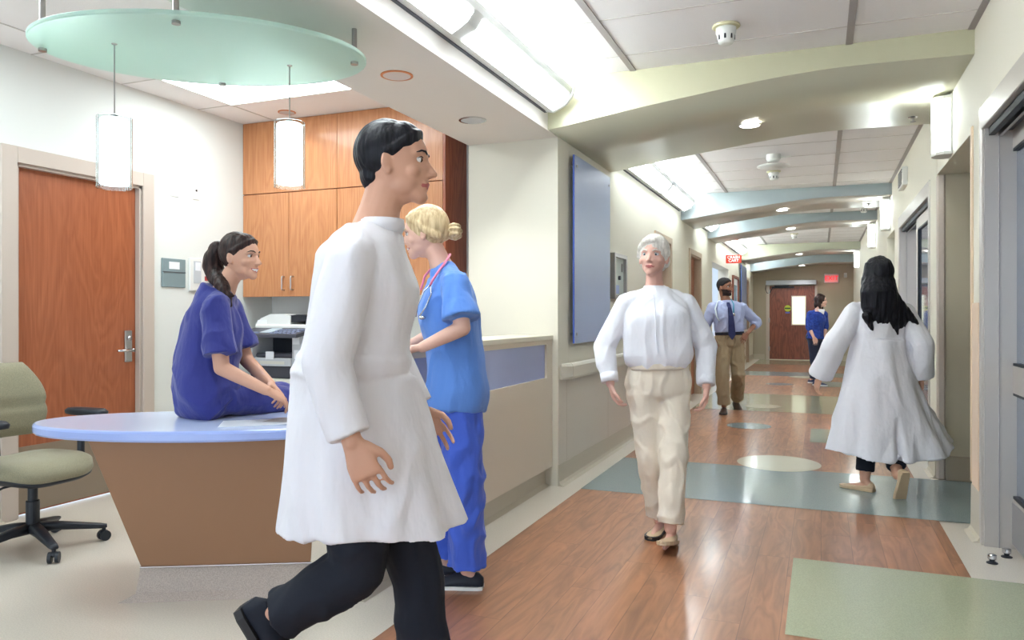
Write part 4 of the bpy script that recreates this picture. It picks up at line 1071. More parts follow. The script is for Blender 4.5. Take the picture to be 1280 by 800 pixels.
def person(name, label, org, J, skin, male=False, tab=None, vox=.005, smile=False, beard=False, hands=None, k=1.0, brow=None, iris=(64, 42, 30), legs_skin=True, lipc=(178, 96, 92), group=None):
    """J: P0,P1,P2,hx,sx, head(HeadF), sh/el/wr (L,R), hp/kn/an (L,R), toe dirs"""
    b = nb(); H = J['head']
    torso_rings(b, J['P0'], J['P1'], J['P2'], J['hx'], J['sx'], tab or (TM if male else TW), k * .89)
    head_solid(b, H, male, smile)
    nr = .056 * k if male else .047 * k
    chain(b, [(J['P2'] - Z1 * .03, nr * 1.3), (mid(J['P2'], H(0, -.02, -.06), .5), nr), (H(0, -.018, -.05), nr)])
    for s in 'LR':
        limb(b, J['sh' + s] - Z1 * .012, J['el' + s], J['wr' + s], .040 * k, .036 * k, .024 * k, .002)
        cap_seg(b, J['P2'] - Z1 * .055, .045 * k, J['sh' + s] - Z1 * .016, .038 * k)
        limb(b, J['hp' + s], J['kn' + s], J['an' + s], .080 * k, .052 * k, .034 * k, .006)
        f = J['ft' + s].normalized(); a = J['an' + s]; dn = J.get('fn' + s, -Z1)
        chain(b, [(a, .030 * k), (a + dn * .042 * k - f * .03 * k, .026 * k), (a + dn * .058 * k + f * .07 * k, .022 * k), (a + dn * .066 * k + f * .135 * k, .014 * k)])
        hd = hands[s]; hand(b, J['wr' + s], hd[0], hd[1], hd[2], k, hd[3])
    body = fromspec(b, vox, 3, [skin, mat('lip_%d_%d' % lipc[:2], lipc, 0.4), mat('teeth', (240, 238, 236), 0.3), mat('beard_%s' % skin.name, (46, 32, 30), 0.8)], name, None, org, mf=face_mf(H, smile, beard))
    tag(body, label, 'person', group)
    eyes(H, body, org, brow or MATS['lash'], iris)
    return body

def shoe(parent, org, a, f, up, upper, sole, k=1.0, low=False, name='shoe', L=.255, label=None, ankle_h=.085):
    "a ankle centre, f toe direction, up away from the sole"
    f = (f - up * f.dot(up)).normalized(); l = f.cross(up)
    def q(x, y, z): return a + f * x * k + l * y * k + up * (z - ankle_h) * k
    b = nb(); h = -L * .27
    prof = [(h, .022, .055), (h + .02, .031, .075), (.0, .034, .082 if not low else .05), (.05, .036, .070 if not low else .038), (.10, .041, .052 if not low else .034), (.145, .040, .042 if not low else .028), (L * .73 - .015, .030, .034 if not low else .022), (L * .73, .014, .022)]
    rg = []
    for x, wd, hh in prof:
        rr = []
        for i in range(20):
            t = 2 * PI * i / 20; cy, cz = math.cos(t), math.sin(t)
            z = .010 + (hh - .010) * (0.5 + 0.5 * cz) if True else 0
            rr.append(q(x, wd * math.copysign(abs(cy) ** .75, cy) * (1 if cz < .2 else (1 - .35 * cz)), z))
        rg.append(rr)
    loft(b, rg)
    for v in b.verts: v.co -= org
    s_ = link(name, fixn(b), upper, parent, smooth=True)
    b = nb()
    def so(z, g): return [q(x, 0, z) + l * ((wd + g) * sg * k) for sg in (1, -1) for x, wd, _ in (prof if sg == 1 else prof[::-1])]
    loft(b, [so(0, .001), so(.006, .005), so(.022, .005)])
    for v in b.verts: v.co -= org
    link('sole', fixn(b), sole, s_)
    if label: s_['label'] = label
    return s_

SKF = mat('skin_warm', (206, 158, 134), 0.5, spec=0.4)
SKP = mat('skin_pale', (222, 178, 160), 0.5, spec=0.4)
SKB = mat('skin_brown', (140, 96, 74), 0.5, spec=0.4)
SKE = mat('skin_older', (214, 168, 152), 0.55, spec=0.4)
HRD = mat('hair_dark', (30, 23, 24), 0.42, c2=(70, 50, 46), vscale=80, stretch=(1, 1, .1), bump=.9, spec=.22)
HRK = mat('hair_black', (16, 17, 22), 0.42, c2=(34, 33, 40), vscale=90, stretch=(1, 1, .06), bump=.9, spec=.22)
HRB = mat('hair_blonde', (176, 146, 108), 0.42, c2=(222, 200, 160), vscale=70, stretch=(1, 1, .15), bump=.6, spec=.3)
HRG = mat('hair_white', (196, 190, 180), 0.5, c2=(236, 232, 224), vscale=70, stretch=(1, 1, .4), bump=.6)
HRS = mat('hair_short_black', (30, 26, 28), 0.8, vscale=300, bump=.8)
NAVY = mat('navy_scrub', (44, 50, 128), 0.8, sheen=.2, bump=.55, vscale=9, stretch=(1.6, 1.6, .7), detail=3, bd=.02)
SCRB = mat('blue_scrub', (92, 140, 220), 0.8, sheen=.2, bump=.55, vscale=9, stretch=(1.6, 1.6, .7), detail=3, bd=.02)
SCRP = mat('royal_scrub', (64, 98, 208), 0.8, sheen=.2, bump=.55, vscale=9, stretch=(1.6, 1.6, .7), detail=3, bd=.02)
COAT = mat('white_coat', (232, 230, 236), 0.8, bump=.55, vscale=9, stretch=(1.6, 1.6, .7), detail=3, bd=.02)
WSH = mat('white_shirt', (238, 238, 244), 0.8, bump=.55, vscale=9, stretch=(1.6, 1.6, .7), detail=3, bd=.02)
CREAM = mat('cream_trousers', (226, 214, 196), 0.85, bump=.55, vscale=9, stretch=(1.6, 1.6, .7), detail=3, bd=.02)
BLK = mat('black_cloth', (26, 30, 42), 0.85)
KHA = mat('khaki_cloth', (146, 128, 100), 0.85, bump=.55, vscale=9, stretch=(1.6, 1.6, .7), detail=3, bd=.02)
SHB = mat('blue_grey_shirt', (164, 172, 204), 0.8, bump=.55, vscale=9, stretch=(1.6, 1.6, .7), detail=3, bd=.02)
TIE = mat('navy_tie', (34, 40, 84), 0.6)
TAN = mat('tan_leather', (196, 170, 138), 0.5)
BRN = mat('brown_leather', (66, 48, 40), 0.45)
DEN = mat('dark_denim', (38, 46, 70), 0.85)
BLUSH = mat('bright_blue_shirt', (38, 72, 170), 0.8, c2=(28, 50, 130), vscale=30)
SOLW = mat('white_sole', (226, 226, 226), 0.5)
SOLD = mat('dark_sole', (40, 38, 40), 0.6)

def strands(H, amp=.0022, f=120):
    def d(co, n_):
        q = H.inv(co); a = math.atan2(q.x, q.z + .2)
        return n_ * (amp * noise.noise(V((q.x * f, q.y * f * .25, q.z * f * .25))) + amp * noise.noise(V((q.x * 40, q.y * 10, q.z * 10))))
    return d
def cap(bm, H, x=0, y=-.016, z=.024, rx=.083, ry=.096, rz=.103, tilt=0.35, hl=0.0):
    c, s = math.cos(tilt), math.sin(tilt)
    f = H.f * c + H.u * s; u = H.u * c - H.f * s
    ell(bm, H(x, y, z), rx * H.k, ry * H.k, rz * H.k, H.r, f, u, 36, 24)
    H.e(bm, 0, .020 + hl, .055, .067, .056, .060, 30, 20)
    if hl is not None:                       # hairline from ear to ear over the forehead
        for sx in (-1, 1):
            chain(bm, [(H(0, .066 + hl, .082), .011 * H.k), (H(sx * .032, .060 + hl, .076), .011 * H.k), (H(sx * .054, .040 + hl, .058), .011 * H.k), (H(sx * .066, .016, .034), .013 * H.k), (H(sx * .070, -.012, .022), .013 * H.k)])
def trouser(name, org, parent, J, m, k=1.0, rt=.098, rk=.075, rh=.072, vox=.007, amp=.006, hemL=None, hemR=None, waist=None, e=.012, seed=3.0, fl=0.0):
    b = nb()
    tab = [(t, rx, ry, fo) for t, rx, ry, fo in (waist or TW) if t < .36]
    torso_rings(b, J['P0'], J['P1'], J['P2'], J['hx'], J['sx'], tab, k, e)
    for s in 'LR':
        hem = (hemL if s == 'L' else hemR) or mid(J['kn' + s], J['an' + s], .93)
        a, kn = J['hp' + s], J['kn' + s]
        chain(b, [(a, rt), (mid(a, kn, .5), (rt + rk) / 2), (kn, rk), (mid(kn, hem, .5), (rk + rh) / 2)])
        d = (hem - kn).normalized(); u, v = frame_of(d)
        loft(b, [ring(mid(kn, hem, .4), u * (rk * .6 + rh * .4), v * (rk * .6 + rh * .4), 24), ring(hem - d * .01, u * rh, v * rh, 24), ring(hem, u * (rh + fl), v * (rh + fl), 24)])
    return fromspec(b, vox, 3, m, name, parent, org, folds(amp, 11, (1, 1, .55), seed))

def yoke(bm, J, s, r0, r1):
    p2, sh = J['P2'], J['sh' + s]
    chain(bm, [(p2 - Z1 * .022, r0 * 1.12), (mid(p2, sh, .35) - Z1 * .018, r0 * 1.02), (sh - Z1 * .004, r1)])
def sleeve(bm, a, m, b_, r0, r1, r2, cut=None):
    "cut: fraction of the forearm reached; None = short sleeve to just above the elbow"
    chain(bm, [(a, r0), (mid(a, m, .5), (r0 + r1) / 2)])
    if cut is None:
        e = mid(a, m, .78); d = (e - a).normalized(); u, v = frame_of(d)
        loft(bm, [ring(mid(a, m, .3), u * r0, v * r0, 24), ring(mid(a, m, .6), u * r1, v * r1, 24), ring(e, u * r1 * 1.08, v * r1 * 1.08, 24)])
    else:
        chain(bm, [(mid(a, m, .5), (r0 + r1) / 2), (m, r1), (mid(m, b_, cut * .5), (r1 + r2) / 2)])
        e = mid(m, b_, cut); d = (e - m).normalized(); u, v = frame_of(d)
        loft(bm, [ring(mid(m, b_, cut * .4), u * (r1 + r2) / 2, v * (r1 + r2) / 2, 24), ring(e - d * .012, u * r2, v * r2, 24), ring(e, u * r2, v * r2, 24)])

# ---------------------------------------------------------------- 1 seated woman
d0 = 3.70
def j(x, y, dd=0.0): return px(x, y, d0 + dd)
org = cf((262 - 640) / 950 * 3.70, 3.70, 0.0)
H = HeadF(j(301, 321, -.01), (RV + DV * -.26 + Z1 * -.04), (Z1 - RV * .06), 1.0)
th = (RV * .62 + DV * .78).normalized()
J = dict(P0=j(268, 493), P1=j(250, 450), P2=j(276, 364), hx=(-DV * .8 + RV * .55).normalized(), sx=(-DV * .95 + RV * .25).normalized(), head=H,
         shR=j(270, 384, -.155), elR=j(277, 460, -.20), wrR=j(333, 488, -.20),
         shL=j(286, 384, .15), elL=j(308, 450, .14), wrL=j(338, 480, -.04),
         hpR=j(272, 494, -.06), hpL=j(282, 494, .10), ftR=RV, ftL=RV)
for s, off in (('R', 0), ('L', .17)):
    J['kn' + s] = J['hp' + s] + (th * .42); J['kn' + s].z = .80
    J['an' + s] = J['kn' + s] + V((0, 0, -.40)) + RV * .03
hands = {'R': ((j(352, 497, -.16) - J['wrR']), -Z1, (RV * .2 + DV), .55), 'L': ((j(354, 496, -.10) - J['wrL']), -Z1, (-DV + RV * .4), .6)}
p = person('person', 'woman in navy scrubs with a dark ponytail seated on the oval desk', org, J, SKF, smile=True, vox=.0042, hands=hands, brow=HRD)
b = nb()
torso_rings(b, J['P0'], J['P1'], J['P2'], J['hx'], J['sx'], [(-.30, .150, .115, -.02), (-.12, .172, .138, -.022), (0, .185, .150, -.024), (.15, .182, .150, -.02), (.34, .170, .145, -.010), (.5, .166, .140, .0), (.64, .164, .136, .008), (.76, .164, .130, .008), (.87, .150, .104, -.004), (.95, .115, .080, -.016), (1.02, .070, .056, -.026)], 1.0, .006)
for s in 'LR':
    sleeve(b, J['sh' + s] - Z1 * .004, J['el' + s], J['wr' + s], .066, .074, 0)
    yoke(b, J, s, .056, .060)
def sf(co, n_):  # long diagonal drag folds from the shoulder to the lap
    q = co - org; t = q.dot(RV) * 9 + q.z * 7
    return n_ * (.006 * math.sin(t * 2.2 + 2 * noise.noise(q * 4)) * max(0, min(1, (1.25 - co.z) * 3)))
top = fromspec(b, .0055, 3, NAVY, 'scrub_top', p, org, folds(.008, 8, (1, 1, .7), 1.0, sf))
b = nb()
torso_rings(b, J['P0'], J['P1'], J['P2'], J['hx'], J['sx'], [(-.32, .14, .11, -.02), (-.2, .17, .13, -.02), (0, .18, .13, -.02), (.2, .15, .11, 0)], 1.0, .0)
for s in 'LR': chain(b, [(J['hp' + s], .095), (mid(J['hp' + s], J['kn' + s]), .085), (J['kn' + s], .075), (mid(J['kn' + s], J['an' + s]), .07), (J['an' + s], .065)])
fromspec(b, .007, 3, NAVY, 'scrub_trousers', p, org, folds(.006, 10, (1, 1, 1), 5.0))
for s in 'LR': shoe(p, org, J['an' + s], RV, Z1, SOLW, SOLW)
b = nb(); cap(b, H, y=-.020, z=.026, rx=.079, ry=.093, rz=.098, tilt=.55); H.e(b, 0, -.075, .035, .045, .035, .045)
hr = fromspec(b, .0045, 2, HRD, 'hair', p, org, strands(H, .002))
b = nb()
tl_ = [(H(0, -.092, .040), .026), (H(0, -.128, .035), .042), (H(0, -.152, -.01), .048), (H(-.0, -.152, -.055), .050), (H(.01, -.125, -.095), .047), (H(.045, -.075, -.125), .038), (H(.075, -.035, -.165), .030), (H(.085, -.008, -.205), .020), (H(.088, .012, -.235), .008)]
chain(b, tl_); chain(b, [(H(0, -.145, 0), .03), (H(-.01, -.175, -.055), .022), (H(-.01, -.178, -.09), .008)]); chain(b, [(H(.03, -.12, -.09), .025), (H(.07, -.06, -.16), .02), (H(.08, .02, -.19), .006)])
def wav(co, n_): return n_ * (.005 * noise.noise(co * 26) + .0022 * noise.noise(V((co.x * 130, co.y * 130, co.z * 20))))
fromspec(b, .0045, 2, HRD, 'ponytail', hr, org, wav)
b = nb(); r_ = H.f; lathe_pts = ring(H(0, -.096, .040), H.r * .027, H.u * .027, 20)
tube(b, [q - org for q in lathe_pts] + [lathe_pts[0] - org], .005, 8); link('hair_tie', b, mat('tan_band', (176, 150, 110), .6), hr, smooth=True)

# ---------------------------------------------------------------- 2 blonde nurse
d0 = 3.50; org = cf((575 - 640) / 950 * 3.5, 3.50, 0.0)
F = (-RV + DV * .12).normalized()
H = HeadF(j(531, 291), (F + Z1 * -.16), (Z1 - RV * .16), 1.02)
lat = DV                                           # her right side is away from the lens
J = dict(P0=j(571, 492), P1=j(574, 430), P2=j(556, 336), hx=(-lat * 1.0), sx=(-lat + RV * -.18).normalized(), head=H)
J['hx'] = (lat).normalized() * 1.0; J['sx'] = (lat - RV * .1).normalized()
J.update(shL=j(570, 356, -.175), elL=j(578, 410, -.235), wrL=j(528, 434, -.22),
         shR=j(556, 356, .17), elR=j(545, 415, .20), wrR=j(505, 436, .14),
         hpL=j(574, 500, -.085), hpR=j(572, 500, .085), knL=j(582, 605, -.08), knR=j(562, 600, .10), anL=j(584, 700, -.02), anR=j(555, 692, .13), ftL=F, ftR=F)
J['anL'].z = .085; J['anR'].z = .085
hands = {'L': ((-RV + Z1 * -.12), -Z1, (DV * 1.0 - RV * .2), .25), 'R': (-RV, -Z1, (-DV), .3)}
p = person('person', 'blonde nurse in light blue scrubs leaning on the beige counter', org, J, SKP, smile=True, vox=.0045, hands=hands, brow=HRB, iris=(70, 84, 96))
b = nb()
tabn = [(-.14, .185, .135, .004), (0, .188, .138, -.002), (.15, .178, .132, 0), (.34, .160, .122, .004), (.5, .156, .122, .01), (.64, .160, .130, .014), (.76, .166, .130, .014), (.87, .160, .104, 0), (.95, .125, .078, -.006)]
torso_rings(b, J['P0'], J['P1'], J['P2'], J['hx'], J['sx'], tabn, 1.0, .006)
for s in 'LR':
    sleeve(b, J['sh' + s], J['el' + s], J['wr' + s], .066, .080, 0); yoke(b, J, s, .056, .060)
fromspec(b, .0055, 3, SCRB, 'scrub_top', p, org, folds(.008, 8, (1, 1, .5), 2.0))
trouser('scrub_trousers', org, p, J, SCRP, rt=.095, rk=.086, rh=.080, amp=.010, seed=8, fl=.008, e=-.006)
for s, a in (('L', .0), ('R', .0)): shoe(p, org, J['an' + s], F, Z1, mat('black_sneaker', (34, 38, 50), .6), SOLW, 1.08)
b = nb(); cap(b, H, y=-.020, z=.026, rx=.082, ry=.099, rz=.101, tilt=.6); H.e(b, 0, -.085, -.012, .04, .04, .04)
chain(b, [(H(-.07, .01, .045), .012), (H(-.078, -.02, -.0), .016), (H(-.06, -.07, -.03), .018)]); chain(b, [(H(.07, .01, .045), .012), (H(.078, -.02, -.0), .016), (H(.06, -.07, -.03), .018)])
hr = fromspec(b, .0045, 2, HRB, 'hair', p, org, strands(H, .0012))
b = nb(); H.e(b, 0, -.135, -.018, .036, .034, .042); chain(b, [(H(0, -.11, -.01), .02), (H(0, -.13, -.02), .03)])
fromspec(b, .0045, 2, HRB, 'bun', hr, org, lambda co, n_: n_ * (.004 * math.sin(H.inv(co).z * 260 + H.inv(co).x * 90)))
# her stethoscope
PINK = mat('pink_tube', (232, 130, 158), .4)
o = thing('stethoscope', 'pink stethoscope hanging round the blonde nurse\'s neck', 'stethoscope', org)
q = lambda x, y, dd: j(x, y, dd) - org
b = nb(); tube(b, [q(563, 318, -.03), q(558, 326, -.085), q(549, 338, -.13), q(541, 350, -.155), q(538, 356, -.155)], .0055, 10)
tube(b, [q(563, 318, -.03), q(556, 321, .05), q(542, 332, .10), q(531, 345, .09), q(526, 362, .02)], .0055, 10); link('tubing', b, PINK, o, smooth=True)
b = nb(); tube(b, [q(538, 356, -.155), q(530, 364, -.165), q(522, 382, -.165), q(520, 396, -.16)], .0035, 8); tube(b, [q(538, 356, -.155), q(539, 368, -.165), q(532, 384, -.17), q(524, 396, -.165)], .0035, 8); link('binaural', b, CHROME, o, smooth=True)
b = nb(); ell(b, q(528, 397, -.17), .016, .016, .009); link('chest_piece', b, CHROME, o, smooth=True)

# ---------------------------------------------------------------- 3 doctor striding past in front
d0 = 2.10; org = cf((470 - 640) / 950 * 2.1, 2.10, 0.0)
F = RV.copy()
H = HeadF(j(494, 205), (F + DV * -.05), (Z1 + RV * .10), 1.02)
J = dict(P0=j(448, 505), P1=j(438, 430), P2=j(466, 288), hx=(-DV), sx=(-DV + RV * .15).normalized(), head=H)
J.update(shR=j(438, 330, -.185), elR=j(408, 455, -.26), wrR=j(440, 552, -.29), shL=j(462, 328, .185), elL=j(487, 440, .22), wrL=j(524, 512, .20),
         hpR=j(455, 530, -.09), hpL=j(460, 530, .09), knR=j(446, 712, -.08), anR=j(352, 768, -.08), knL=j(522, 722, .08), anL=j(540, 918, .08), ftR=(RV * .55 - Z1 * .85), ftL=RV, fnR=(-RV * .85 - Z1 * .55).normalized())
hands = {'R': ((RV * .45 - Z1), (DV * 1.0), (RV), .5), 'L': ((RV * .55 - Z1 * .8), (-DV), (RV), .5)}
p = person('person', 'dark-haired doctor in a long white coat striding past in the foreground', org, J, SKF, male=True, vox=.0045, hands=hands, brow=HRK)
b = nb()
tabc = [(.25, .185, .150, -.010), (.34, .176, .140, 0), (.5, .176, .132, .006), (.64, .182, .136, .010), (.76, .190, .136, .008), (.87, .184, .114, -.004), (.95, .14, .090, -.006), (1.01, .075, .070, .004)]
torso_rings(b, J['P0'], J['P1'], J['P2'], J['hx'], J['sx'], tabc, 1.0, .008)
rg = []
for t in range(11):
    u_ = t / 10; yy = 470 + u_ * 182; cx = 444 + 22 * u_; hw = .165 + .085 * u_ ** 1.1; hd = .185 + .05 * u_
    c = j(cx, yy); rr = []
    for i in range(64):
        a = 2 * PI * i / 64; w_ = 1 + (.055 * math.sin(a * 7 + 1) + .035 * math.sin(a * 11 + 2)) * u_
        rr.append(c + RV * (hw * math.cos(a) * w_) + DV * (hd * math.sin(a) * w_) + Z1 * (.012 * math.sin(a * 3) * u_))
    rg.append(rr)
loft(b, rg)
torso_rings(b, J['P0'], J['P1'], J['P2'], J['hx'], J['sx'], [(-.05, .15, .12, -.01), (.15, .17, .135, -.01), (.35, .18, .145, 0)], 1.0, .01)
for s in 'LR':
    sleeve(b, J['sh' + s], J['el' + s], J['wr' + s], .066, .060, .052, .93); yoke(b, J, s, .060, .064)
coat = fromspec(b, .007, 3, COAT, 'white_coat', p, org, folds(.007, 7, (1, 1, .35), 4.0))
b = nb(); rg = []
for t, rr_ in ((0, .068), (.5, .072), (1, .064)):
    rg.append(ring(J['P2'] + Z1 * (-.015 + .045 * t) + RV * (.01 + .012 * t), RV * rr_, DV * rr_ * 1.05, 28))
loft(b, [[v - org for v in r] for r in rg]); link('collar', b, COAT, coat, smooth=True)
trouser('trousers', org, p, J, BLK, rt=.10, rk=.075, rh=.066, amp=.006, waist=TM, hemL=mid(J['knL'], J['anL'], 1.02), hemR=mid(J['knR'], J['anR'], 1.02))
shoe(p, org, J['anL'], RV, Z1, BLK, SOLD, 1.1); shoe(p, org, J['anR'], J['ftR'], -J['fnR'], BLK, SOLD, 1.1)
b = nb(); cap(b, H, y=-.022, z=.030, rx=.080, ry=.092, rz=.092, tilt=.5); H.e(b, 0, -.055, -.03, .055, .04, .05)
fromspec(b, .0045, 2, HRK, 'hair', p, org, strands(H, .002))

# ---------------------------------------------------------------- 4 white-haired woman
d0 = 4.30; org = cf((822 - 640) / 950 * 4.3, 4.30, 0.0)
F = (-DV * 1.0 - RV * .12).normalized(); R_ = F.cross(Z1)          # her right = picture left
H = HeadF(j(817, 321, -.02), (-DV * .92 - RV * .42 + Z1 * .06), Z1 + RV * .03, 1.03)
J = dict(P0=j(823, 482), P1=j(822, 432), P2=j(818, 362, .01), hx=R_, sx=R_, head=H)
J.update(shR=j(782, 379), elR=j(756, 434, .02), wrR=j(763, 480, -.05), shL=j(857, 379), elL=j(882, 434, .03), wrL=j(883, 484, -.06),
         hpR=j(806, 492), hpL=j(840, 492), knR=j(814, 572, -.02), knL=j(842, 574, -.13), anR=j(824, 649, .06), anL=j(838, 664, -.20), ftR=(F * .9 - RV * .35), ftL=(F * .9 - RV * .3))
J['anR'].z = .085
J['anL'].z = .10
hands = {'R': ((-Z1 + RV * .25), (RV), F, .6), 'L': ((-Z1 - RV * .05), (-RV), F, .6)}
p = person('person', 'white-haired woman in white blouse and cream trousers walking forward', org, J, SKE, vox=.0045, hands=hands, brow=HRG, iris=(80, 90, 100), lipc=(184, 110, 106))
b = nb()
torso_rings(b, J['P0'], J['P1'], J['P2'], J['hx'], J['sx'], [(.22, .150, .115, 0), (.28, .176, .128, 0), (.36, .188, .136, .004), (.5, .186, .138, .006), (.64, .184, .140, .012), (.76, .182, .136, .014), (.87, .170, .108, 0), (.95, .12, .086, -.002), (1.01, .070, .062, .004)], 1.0, .006)
for s in 'LR':
    sleeve(b, J['sh' + s], J['el' + s], J['wr' + s], .058, .064, .050, .92); yoke(b, J, s, .054, .056)
sh_ = fromspec(b, .0055, 3, WSH, 'blouse', p, org, folds(.008, 8, (1, 1, .5), 7.0))
b = nb(); nn = J['P2']; loft(b, [[v - org for v in ring(nn + Z1 * z, R_ * r, F * r, 28)] for z, r in ((-.03, .076), (.0, .064), (.020, .060), (.022, .056), (.0, .056))]); link('collar', b, WSH, sh_, smooth=True)
for s in 'LR':
    d = (J['wr' + s] - J['el' + s]).normalized(); u, v = frame_of(d); c = mid(J['el' + s], J['wr' + s], .92) - org
    b = nb(); loft(b, [ring(c - d * .045, u * .050, v * .050, 24, 2.2), ring(c + d * .004, u * .048, v * .048, 24, 2.2), ring(c + d * .005, u * .040, v * .040, 24)]); link('cuff', b, WSH, sh_, smooth=True)
b = nb(); tube(b, [j(817, 368, -.145) - org, j(819, 390, -.168) - org, j(820, 420, -.165) - org, j(822, 442, -.15) - org], .004, 6); link('placket', b, WSH, sh_)
J['hpR'] = J['hpR'] + Z1 * .0
tr = trouser('trousers', org, p, J, CREAM, rt=.104, rk=.077, rh=.068, amp=.008, seed=12, fl=.004)
b = nb(); torso_rings(b, J['P0'], J['P1'], J['P2'], J['hx'], J['sx'], [(.20, .140, .110, 0), (.29, .142, .112, 0)], 1.0, .018)
for v in b.verts: v.co -= org
link('waistband', b, CREAM, tr, smooth=True)
shoe(p, org, J['anR'], J['ftR'], Z1, TAN, SOLD, .98, low=True); shoe(p, org, J['anL'], J['ftL'] - Z1 * -.25, (Z1 + F * -.25).normalized(), TAN, TAN, .98, low=True)
b = nb(); cap(b, H, y=-.014, z=.030, rx=.085, ry=.097, rz=.101, tilt=.42)
chain(b, [(H(-.02, .062, .085), .022), (H(.03, .072, .075), .020), (H(.062, .050, .048), .016), (H(.078, .012, .0), .014)])
chain(b, [(H(-.02, .062, .085), .022), (H(-.055, .045, .068), .018), (H(-.078, .01, .01), .014)])
H.e(b, 0, -.065, -.035, .062, .040, .045); H.e(b, .06, -.03, -.02, .024, .035, .04); H.e(b, -.06, -.03, -.02, .024, .035, .04)
fromspec(b, .0045, 2, HRG, 'hair', p, org, strands(H, .0022, 110))

# ---------------------------------------------------------------- 5 woman in lab coat seen from behind
d0 = 5.40; org = cf((1098 - 640) / 950 * 5.4, 5.40, 0.0)
F = (DV * 1.0 - RV * .10).normalized(); R_ = F.cross(Z1)
H = HeadF(j(1097, 343), (DV - RV * .12), Z1, 1.02)
J = dict(P0=j(1099, 478), P1=j(1099, 430), P2=j(1098, 376), hx=R_, sx=R_, head=H)
J.update(shL=j(1067, 391), elL=j(1040, 437, -.02), wrL=j(1026, 470, .10), shR=j(1129, 391), elR=j(1152, 432, -.10), wrR=j(1150, 470, -.02),
         hpL=j(1086, 482), hpR=j(1112, 482), knL=j(1084, 545, .03), anL=j(1081, 600, 0), knR=j(1112, 545, .02), anR=j(1122, 594, -.22), ftL=F * .8 - RV * .6, ftR=(F * .35 - Z1 * .9), fnR=(-F * .9 - Z1 * .3).normalized())
J['anL'].z = .085; 
hands = {'L': ((-Z1 - RV * .3 + DV * .3), (RV), F, .6), 'R': (-Z1, (-RV), F, .6)}
p = person('person', 'woman with long black hair in a flaring white lab coat walking away', org, J, SKF, vox=.006, hands=hands, brow=HRK)
b = nb()
torso_rings(b, J['P0'], J['P1'], J['P2'], J['hx'], J['sx'], [(-.1, .2, .15, 0), (.15, .19, .14, 0), (.34, .175, .13, 0), (.5, .172, .128, .006), (.64, .176, .132, .01), (.76, .178, .130, .01), (.87, .172, .108, 0), (.95, .13, .08, -.008)], 1.0, .008)
rg = []
for t in range(13):
    u_ = t / 12; yy = 424 + u_ * 134; cL = 1067 - 31 * u_; cR = 1130 + 60 * u_ ** 1.6
    c = j((cL + cR) / 2, yy, .0); hw = (cR - cL) / 2 / 176; hd = .15 + .10 * u_; rr = []
    for i in range(72):
        a = 2 * PI * i / 72; w_ = 1 + (.05 * math.sin(a * 6 + 1) + .04 * math.sin(a * 11)) * u_
        rr.append(c + RV * (hw * math.cos(a) * w_) + DV * (hd * math.sin(a) * w_) - Z1 * (.05 * math.sin(-a) * u_ + .03 * abs(math.cos(a * 2.0 + .6)) * u_ - (.05 * u_ if math.cos(a) > .85 else 0)))
    rg.append(rr)
loft(b, rg)
for s in 'LR':
    sleeve(b, J['sh' + s], J['el' + s], J['wr' + s], .072, .080, .085, .98); yoke(b, J, s, .060, .064)
def vent(co, n_):
    q = (co - j(1104, 520)); x = q.dot(RV)
    if q.z < .02 and q.dot(DV) < 0: return n_ * (-.05 * math.exp(-(x / .022) ** 2) * min(1, (.02 - q.z) * 6))
    return V((0, 0, 0))
coat = fromspec(b, .008, 3, COAT, 'lab_coat', p, org, folds(.009, 6, (1, 1, .3), 9.0, vent))
trouser('trousers', org, p, J, BLK, rt=.09, rk=.07, rh=.062, amp=.005, hemL=mid(J['knL'], J['anL'], .80), hemR=mid(J['knR'], J['anR'], .80))
shoe(p, org, J['anL'], J['ftL'], Z1, TAN, TAN, .95, low=True); shoe(p, org, J['anR'], J['ftR'], -J['fnR'], TAN, TAN, .95, low=True)
b = nb(); cap(b, H, y=-.012, z=.022, rx=.093, ry=.104, rz=.106, tilt=.1)
rg = []
for x, y, hw, hd in ((1096, 328, .080, .05), (1097, 345, .104, .085), (1099, 365, .125, .085), (1104, 385, .150, .075), (1109, 400, .150, .055), (1110, 412, .115, .035), (1108, 420, .05, .018)):
    rg.append([v + Z1 * .0 for v in ring(j(x, y, -.085 if y > 350 else -.02), RV * hw, DV * hd, 40)])
loft(b, rg)
chain(b, [(j(1125, 380, -.1), .03), (j(1140, 398, -.1), .025), (j(1150, 412, -.1), .008)])
chain(b, [(j(1083, 395, -.12), .03), (j(1092, 416, -.11), .012)]); chain(b, [(j(1118, 395, -.12), .03), (j(1122, 418, -.11), .010)])
fromspec(b, .006, 3, HRK, 'hair', p, org, lambda co, n_: n_ * (.006 * noise.noise(V((co.x * 45, co.y * 45, co.z * 4))) + .003 * noise.noise(V((co.x * 120, co.y * 120, co.z * 8)))))

